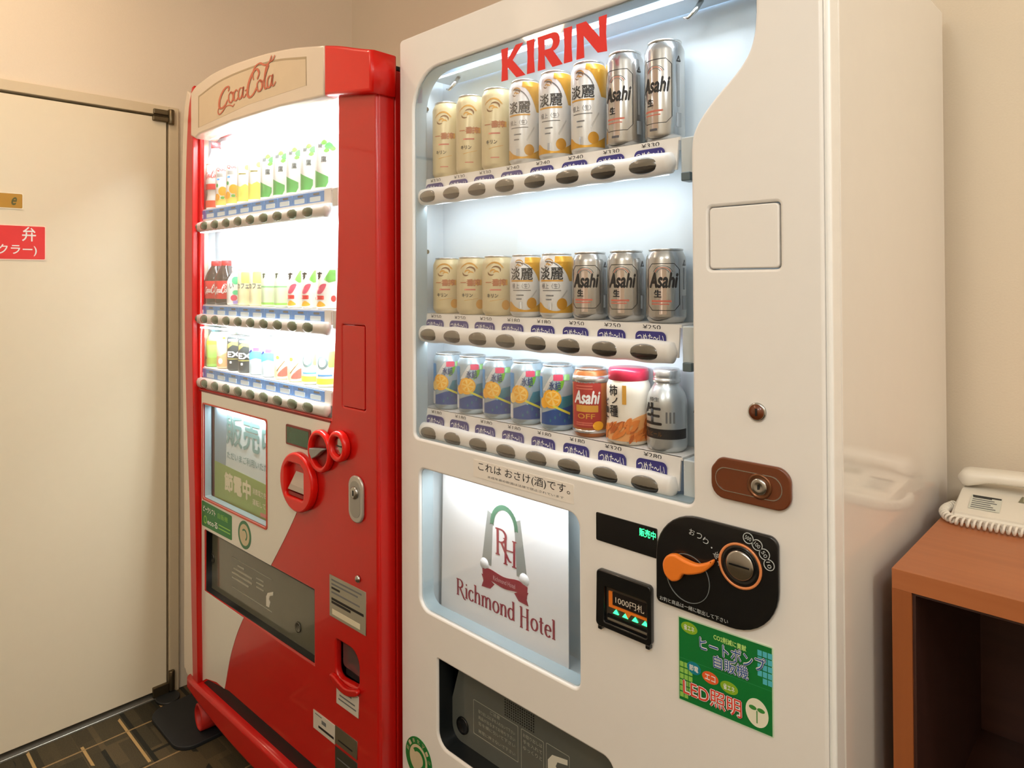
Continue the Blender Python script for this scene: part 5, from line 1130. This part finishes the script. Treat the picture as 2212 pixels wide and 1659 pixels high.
def d_white_green():
    t = pet('drink_bottle', 0.112, 0.029, CLEARW, CAPW)
    cpatch('green_print', [ell(0.010, 0.086-0.012, 0.012, 0.012, 18)], 0.029, mat('mint', (90, 210, 150), 0.4), t); cpatch('green_print', [ell(0.010, 0.038, 0.010, 0.007, 18)], 0.029, mat('mint', (90, 210, 150), 0.4), t)
    cpatch('pink_print', [ell(0.004, 0.022, 0.010, 0.009, 18)], 0.029, PINK, t); cpatch('violet_print', [rr(0.002, 0.016, 0.004, 0.014, 0.002, 2)], 0.029, mat('violet', (170, 150, 220), 0.4), t, 0.0006)
    ctext('lettering', 'い', -0.010, 0.004, 0.050, 0.066, 0.029, GREYINK, t, 0.0006, 0.02); return t
def d_yellow():
    t = small_can('drink_can', 0.104, 0.029, mat('can_butter', (250, 240, 196), 0.4), CAPW)
    cpatch('yellow_print', [rr(-0.008, 0.024, 0.066, 0.098, 0.004, 3)], 0.029, mat('butter_deep', (246, 226, 120), 0.4), t)
    ctext('lettering', 'カフェ', -0.024, 0.016, 0.050, 0.066, 0.029, GREYINK, t, 0.0008, 0.03); return t
def d_green():
    t = small_can('drink_can', 0.102, 0.029, mat('can_pale_green', (228, 246, 206), 0.4), mat('can_green_rim', (150, 210, 150), 0.4))
    ctext('lettering', 'す', -0.020, -0.006, 0.078, 0.094, 0.029, INK, t, 0.0006, 0.04); cpatch('green_line', [rr(-0.03, 0.03, 0.054, 0.058, 0.001, 2)], 0.029, mat('can_green_rim', (150, 210, 150), 0.4), t)
    cpatch('green_line', [rr(-0.03, 0.03, 0.006, 0.012, 0.001, 2)], 0.029, LGREEN, t); return t
def d_pink():
    t = small_can('drink_can', 0.102, 0.029, mat('can_offwhite', (246, 240, 230), 0.4), PINK)
    ctext('lettering', 'す', -0.022, -0.004, 0.074, 0.094, 0.029, INK, t, 0.0006, 0.06); cpatch('leaf_print', [[(0.0, 0.074), (0.014, 0.098), (0.03, 0.098), (0.03, 0.070), (0.012, 0.066)]], 0.029, LEAFG, t)
    cpatch('fruit_print', [spline([(-0.022, 0.040), (-0.010, 0.060), (0.006, 0.062), (-0.006, 0.040)], 4, True)], 0.029, PINK, t); cpatch('red_print', [rr(-0.024, 0.0, 0.024, 0.034, 0.002, 2)], 0.029, COKER, t)
    cpatch('orange_print', [spline([(-0.026, 0.008), (-0.012, 0.020), (0.004, 0.010), (-0.010, 0.006)], 4, True)], 0.029, FRUIT, t); cpatch('red_print', [ell(0.024, 0.026, 0.007, 0.008, 14)], 0.029, COKER, t); return t
def d_lime():
    t = pet('drink_bottle', 0.124, 0.030, mat('bottle_lime', (170, 226, 110), 0.3, coat=0.4), mat('cap_slate', (58, 84, 92), 0.35))
    cpatch('yellow_print', [rr(-0.02, 0.03, 0.070, 0.082, 0.003, 3)], 0.030, YEL, t); cpatch('dark_print', [ell(-0.026, 0.028, 0.006, 0.005, 14)], 0.030, DARK, t); cpatch('olive_print', [rr(-0.02, 0.03, 0.010, 0.030, 0.003, 3)], 0.030, mat('olive_ink2', (170, 190, 80), 0.4), t); return t
def d_peach():
    t = small_can('drink_can', 0.110, 0.028, mat('can_peach', (248, 226, 196), 0.4), CAPW)
    cpatch('orange_print', [spline([(-0.026, 0.010), (-0.026, 0.034), (-0.006, 0.040), (0.022, 0.050), (0.026, 0.010)], 4, True)], 0.028, mat('peach', (240, 180, 130), 0.4), t); cpatch('white_print', [ell(-0.006, 0.024, 0.008, 0.009, 16)], 0.028, WHITEINK, t, 0.0006)
    cpatch('orange_print', [ell(0.006, 0.094, 0.005, 0.004, 12)], 0.028, FRUIT, t); return t
def d_coffee():
    t = small_can('drink_can', 0.104, 0.0285, mat('can_charcoal', (52, 58, 60), 0.35), DARK)
    cpatch('white_print', [rr(-0.016, 0.020, 0.088, 0.094, 0.002, 2)], 0.0285, WHITEINK, t); cpatch('gold_print', [[(-0.020, 0.064), (0.0, 0.078), (0.022, 0.072), (0.022, 0.086), (0.0, 0.088), (-0.02, 0.078)]], 0.0285, mat('gold_dull', (176, 164, 90), 0.4), t)
    ctext('lettering', 'EX', -0.020, 0.022, 0.040, 0.058, 0.0285, WHITEINK, t, 0.0006, 0.04); cpatch('gold_line', [rr(-0.025, 0.025, 0.034, 0.037, 0.001, 2)], 0.0285, mat('gold_dull', (176, 164, 90), 0.4), t); cpatch('white_print', [rr(-0.010, -0.003, 0.022, 0.029, 0.001, 2)], 0.0285, WHITEINK, t); return t
def d_blue():
    t = small_can('drink_can', 0.110, 0.029, mat('can_sky_white', (222, 240, 250), 0.4), CAPW)
    SKY = mat('sky_print', (90, 180, 232), 0.4)
    cpatch('blue_print', [ell(-0.014, 0.096, 0.008, 0.005, 14)], 0.029, SKY, t); cpatch('blue_print', [ell(0.012, 0.092, 0.008, 0.005, 14)], 0.029, SKY, t); cpatch('blue_band', [[(-0.032, 0.040), (0.0, 0.048), (0.032, 0.040), (0.032, 0.062), (0.0, 0.070), (-0.032, 0.062)]], 0.029, SKY, t)
    cpatch('navy_print', [[(-0.028, 0.064), (-0.014, 0.074), (-0.010, 0.068), (-0.022, 0.062)]], 0.029, BLUEINK, t, 0.0006); cpatch('pink_print', [rr(-0.008, 0.010, 0.068, 0.078, 0.002, 2)], 0.029, PINK, t); return t
def d_gold():
    t = small_can('drink_can', 0.108, 0.029, mat('can_pale_gold', (250, 238, 196), 0.4), CAPW)
    cpatch('orange_print', [rr(-0.026, 0.026, 0.076, 0.082, 0.001, 2)], 0.029, mat('peach', (240, 180, 130), 0.4), t); cpatch('orange_print', [ell(-0.010, 0.060, 0.006, 0.005, 14)], 0.029, GOLDL, t)
    cpatch('red_print', [spline([(-0.010, 0.010), (0.0, 0.026), (0.018, 0.036), (0.020, 0.012)], 4, True)], 0.029, mat('tomato', (220, 80, 70), 0.4), t); cpatch('brown_line', [[(-0.014, 0.024), (0.010, 0.052), (0.011, 0.050), (-0.012, 0.022)]], 0.029, EMBLEM, t); return t
def d_ring():
    t = small_can('drink_can', 0.106, 0.029, mat('can_white_lime', (240, 246, 224), 0.4), CAPW)
    cpatch('grey_ring', [ell(-0.006, 0.062, 0.016, 0.017, 26), ell(-0.006, 0.062, 0.010, 0.011, 26)], 0.029, mat('ring_grey', (96, 112, 112), 0.4), t); cpatch('grey_dot', [ell(-0.006, 0.062, 0.006, 0.007, 16)], 0.029, SILV, t, 0.0006)
    cpatch('lime_print', [rr(0.010, 0.030, 0.050, 0.090, 0.004, 3)], 0.029, LGREEN, t, 0.0002); cpatch('yellow_band', [rr(-0.03, 0.03, 0.008, 0.022, 0.001, 2)], 0.029, YEL, t); cpatch('blue_line', [rr(-0.02, 0.02, 0.028, 0.032, 0.001, 2)], 0.029, TBLUE, t); return t
KINDS = {'cc': (d_cola_clear, 'white contour bottle with red cap and band', 'bottle'), 'or': (d_orange, 'bottle with orange fruit label', 'bottle'), 'le': (d_lemon, 'bottle with pale yellow label', 'bottle'), 'te': (d_tea, 'tea bottle with green leaf label', 'bottle'),
 'co': (d_cola, 'dark cola bottle with red label', 'bottle'), 'wg': (d_white_green, 'white bottle with mint and pink spots', 'bottle'), 'ye': (d_yellow, 'butter yellow can', 'can'), 'gr': (d_green, 'pale green can', 'can'), 'pk': (d_pink, 'off-white can with pink fruit', 'can'),
 'li': (d_lime, 'lime green bottle with slate cap', 'bottle'), 'pe': (d_peach, 'peach coloured can', 'can'), 'cf': (d_coffee, 'charcoal coffee can', 'can'), 'bl': (d_blue, 'sky blue and white can', 'can'), 'go': (d_gold, 'pale gold can with red patch', 'can'), 'ri': (d_ring, 'white and lime can with grey ring', 'can')}
RROWS = [['cc', 'or', 'or', 'le', 'le', 'te', 'te', 'te', 'te', 'te'], ['co', 'co', 'wg', 'ye', 'ye', 'gr', 'gr', 'pk', 'pk', 'pk'], ['li', 'pe', 'cf', 'cf', 'bl', 'bl', 'go', 'go', 'ri', 'ri']]
rp = {}
for r_, row in enumerate(RROWS):
    for i, k in enumerate(row):
        fn, lk_, cat = KINDS[k]; first = k not in rp
        if first: rp[k] = fn()
        o = rp[k] if first else copy_tree(rp[k])
        o.location = red_world(0.131+0.0706*i, 0.050, RSH[r_][0]+0.0003); o.rotation_euler = (0, 0, TH+R(38))
        ordn = ORD10[i] if i in (0, 9) else ORD10[i]+' from left'
        tag(o, f"{lk_}, {ordn} on red machine's {('top', 'middle', 'bottom')[r_]} shelf", cat, 'soft drinks on the shelves of the red machine')

# ------------------------------------------------------------------ wooden cabinet with telephone
DX0, DX1, DYF, DYB, DZT = -0.293, 0.62, 1.079, 1.585, 0.972
def wood(name, c1, c2, rough=0.38, horiz=True):
    m = bpy.data.materials.new(name); m.use_nodes = True; nt = m.node_tree; b = nt.nodes['Principled BSDF']
    tc = nt.nodes.new('ShaderNodeTexCoord'); mp = nt.nodes.new('ShaderNodeMapping'); mp.inputs['Scale'].default_value = (1.5, 22, 22) if horiz else (22, 22, 1.5)
    nz = nt.nodes.new('ShaderNodeTexNoise'); nz.inputs['Scale'].default_value = 2.2; nz.inputs['Detail'].default_value = 5
    cr_ = nt.nodes.new('ShaderNodeValToRGB'); cr_.color_ramp.elements[0].position = 0.3; cr_.color_ramp.elements[1].position = 0.7
    cr_.color_ramp.elements[0].color = lin(c1); cr_.color_ramp.elements[1].color = lin(c2)
    nt.links.new(tc.outputs['Object'], mp.inputs['Vector']); nt.links.new(mp.outputs['Vector'], nz.inputs['Vector']); nt.links.new(nz.outputs['Fac'], cr_.inputs['Fac']); nt.links.new(cr_.outputs['Color'], b.inputs['Base Color'])
    b.inputs['Roughness'].default_value = rough
    return m
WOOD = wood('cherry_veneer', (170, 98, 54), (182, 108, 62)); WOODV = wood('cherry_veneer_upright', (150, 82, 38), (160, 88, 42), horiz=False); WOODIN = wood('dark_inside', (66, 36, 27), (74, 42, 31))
CB = empty('cabinet', (DX0, DYF, 0), 0, 'open-front cherry wood cabinet beside the white machine', 'cabinet')
dw, dd = DX1-DX0, DYB-DYF
ob('top_board', bx(0, dw, 0, dd, DZT-0.028, DZT, bev=0.0005), WOOD, CB)
ob('side_board', bx(0, 0.025, 0.0, dd, 0.0, DZT-0.0280), WOODV, CB); ob('side_board', bx(dw-0.025, dw, 0.0, dd, 0, DZT-0.0280), WOODV, CB)
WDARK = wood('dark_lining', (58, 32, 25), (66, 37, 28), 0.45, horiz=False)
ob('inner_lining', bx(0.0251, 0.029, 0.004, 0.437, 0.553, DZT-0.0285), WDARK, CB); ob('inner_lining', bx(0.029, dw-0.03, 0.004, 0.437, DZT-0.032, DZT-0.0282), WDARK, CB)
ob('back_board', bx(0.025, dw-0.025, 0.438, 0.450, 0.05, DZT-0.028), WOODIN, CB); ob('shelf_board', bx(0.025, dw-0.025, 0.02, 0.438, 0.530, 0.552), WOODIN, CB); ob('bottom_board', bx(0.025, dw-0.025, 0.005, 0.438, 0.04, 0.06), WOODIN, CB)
# telephone
PH = empty('telephone', (-0.276, 1.352, DZT+0.0006), R(4), 'white corded desk telephone on the cherry wood cabinet', 'telephone')
PW = mat('phone_white', (234, 226, 212), 0.35, var=0.015)
bm = bmesh.new(); pw, pd = 0.205, 0.185
v = [bm.verts.new(p) for p in ((0, 0, 0), (pw, 0, 0), (pw, pd, 0), (0, pd, 0), (0.0, 0.0, 0.016), (pw, 0.0, 0.016), (pw, 0.105, 0.033), (0, 0.105, 0.033), (0.012, pd, 0.036), (pw-0.012, pd, 0.036))]
for q in ((3, 2, 1, 0), (0, 1, 5, 4), (4, 5, 6, 7), (7, 6, 9, 8), (2, 3, 8, 9), (0, 4, 7, 8, 3), (1, 2, 9, 6, 5)): bm.faces.new([v[i] for i in q])
bmesh.ops.bevel(bm, geom=bm.edges[:], offset=0.005, segments=3, affect='EDGES')
base = ob('base', bm, PW, PH); smooth_by_angle(base.data, 40)
bm = bmesh.new(); hs = ob('handset', bmesh.new(), PW, PH)
bm = bmesh.new(); prof_h = []
N_h = 24; L_h = 0.215
rings = []
for i in range(N_h+1):
    t = i/N_h; x = -0.004+L_h*t; e = min(t, 1-t)*2
    q = math.sqrt(max(0.0, 1-(1-min(1, e/0.16))**2)); arch = 0.005*math.sin(math.pi*t)
    hw, hh = 0.025*max(0.15, q), (0.0110+0.0070*max(0, 1-e/0.45))*max(0.15, q)
    cz = 0.0535+arch-(0.0060*max(0, 1-e/0.45))
    rings.append([bm.verts.new((x, 0.125+hw*(abs(math.cos(a))**0.6)*(1 if math.cos(a) > 0 else -1), cz+hh*(abs(math.sin(a))**0.7)*(1 if math.sin(a) > 0 else -1))) for a in [2*math.pi*k/20 for k in range(20)]])
for i in range(N_h):
    for k in range(20): bm.faces.new((rings[i][k], rings[i][(k+1) % 20], rings[i+1][(k+1) % 20], rings[i+1][k])).smooth = True
bm.faces.new(rings[0]); bm.faces.new(rings[-1])
bmesh.ops.recalc_face_normals(bm, faces=bm.faces[:]); bm.to_mesh(hs.data); bm.free()
def on_slope(pts, lift=0.0004):      # points (x, y) on the sloping top of the base
    return [(p[0], p[1], 0.0162+(p[1])*0.017/0.105+lift) for p in pts]
def slope_patch(name, pts, m, par, lift=0.0006):
    bm = bmesh.new(); bm.faces.new([bm.verts.new(p) for p in on_slope(pts, lift)]); r = bmesh.ops.extrude_face_region(bm, geom=bm.faces[:]); bmesh.ops.translate(bm, vec=(0, 0, 0.0004), verts=[g for g in r['geom'] if isinstance(g, bmesh.types.BMVert)])
    return ob(name, bm, m, par)
pl_ = slope_patch('name_label', [(0.022, 0.026), (0.066, 0.026), (0.066, 0.082), (0.022, 0.082)], mat('label_pale', (214, 214, 200), 0.5), base)
for q in range(6): slope_patch('label_line', [(0.025, 0.030+q*0.008), (0.060-0.004*(q % 3), 0.030+q*0.008), (0.060-0.004*(q % 3), 0.0325+q*0.008), (0.025, 0.0325+q*0.008)], GREYINK if q < 5 else INK, pl_, 0.0012)
slope_patch('label_title', [(0.024, 0.074), (0.065, 0.074), (0.065, 0.079), (0.024, 0.079)], INK, pl_, 0.0012)
slope_patch('speaker_slots', [(0.088, 0.080), (0.16, 0.080), (0.156, 0.104), (0.092, 0.104)], mat('speaker_olive', (130, 126, 100), 0.5), base, 0.0006)
for q in range(9): slope_patch('speaker_rib', [(0.094+q*0.007, 0.083), (0.097+q*0.007, 0.083), (0.097+q*0.007, 0.101), (0.094+q*0.007, 0.101)], mat('speaker_rib', (170, 164, 136), 0.5), base, 0.0012)
ob('front_slit', bx(0.115, 0.175, -0.0006, 0.002, 0.009, 0.012), mat('slit_grey', (150, 140, 116), 0.5), base)
cpts = []
path = spline([(-0.004, 0.075, 0.008), (-0.012, 0.045, 0.008), (-0.010, 0.012, 0.008), (0.008, -0.014, 0.008), (0.05, -0.017, 0.008), (0.11, -0.015, 0.008), (0.21, -0.012, 0.008)], 40)
cum = 0
for i, p in enumerate(path):
    p = Vector(p); q = Vector(path[min(i+1, len(path)-1)]); r0 = Vector(path[max(i-1, 0)]); tdir = (q-r0).normalized(); n1 = tdir.cross(Vector((0, 0, 1))).normalized(); n2 = n1.cross(tdir)
    if i: cum += (p-Vector(path[i-1])).length
    for k in range(3):
        if i == len(path)-1: break
        pp = p.lerp(q, k/3); ss = cum+(q-p).length*k/3
        a = 2*math.pi*ss/0.0078
        cpts.append(pp+(n1*math.cos(a)+n2*math.sin(a))*0.0060)
bm = bmesh.new(); tube(bm, cpts, 0.0021, 6); ob('coil_cord', bm, PW, PH)
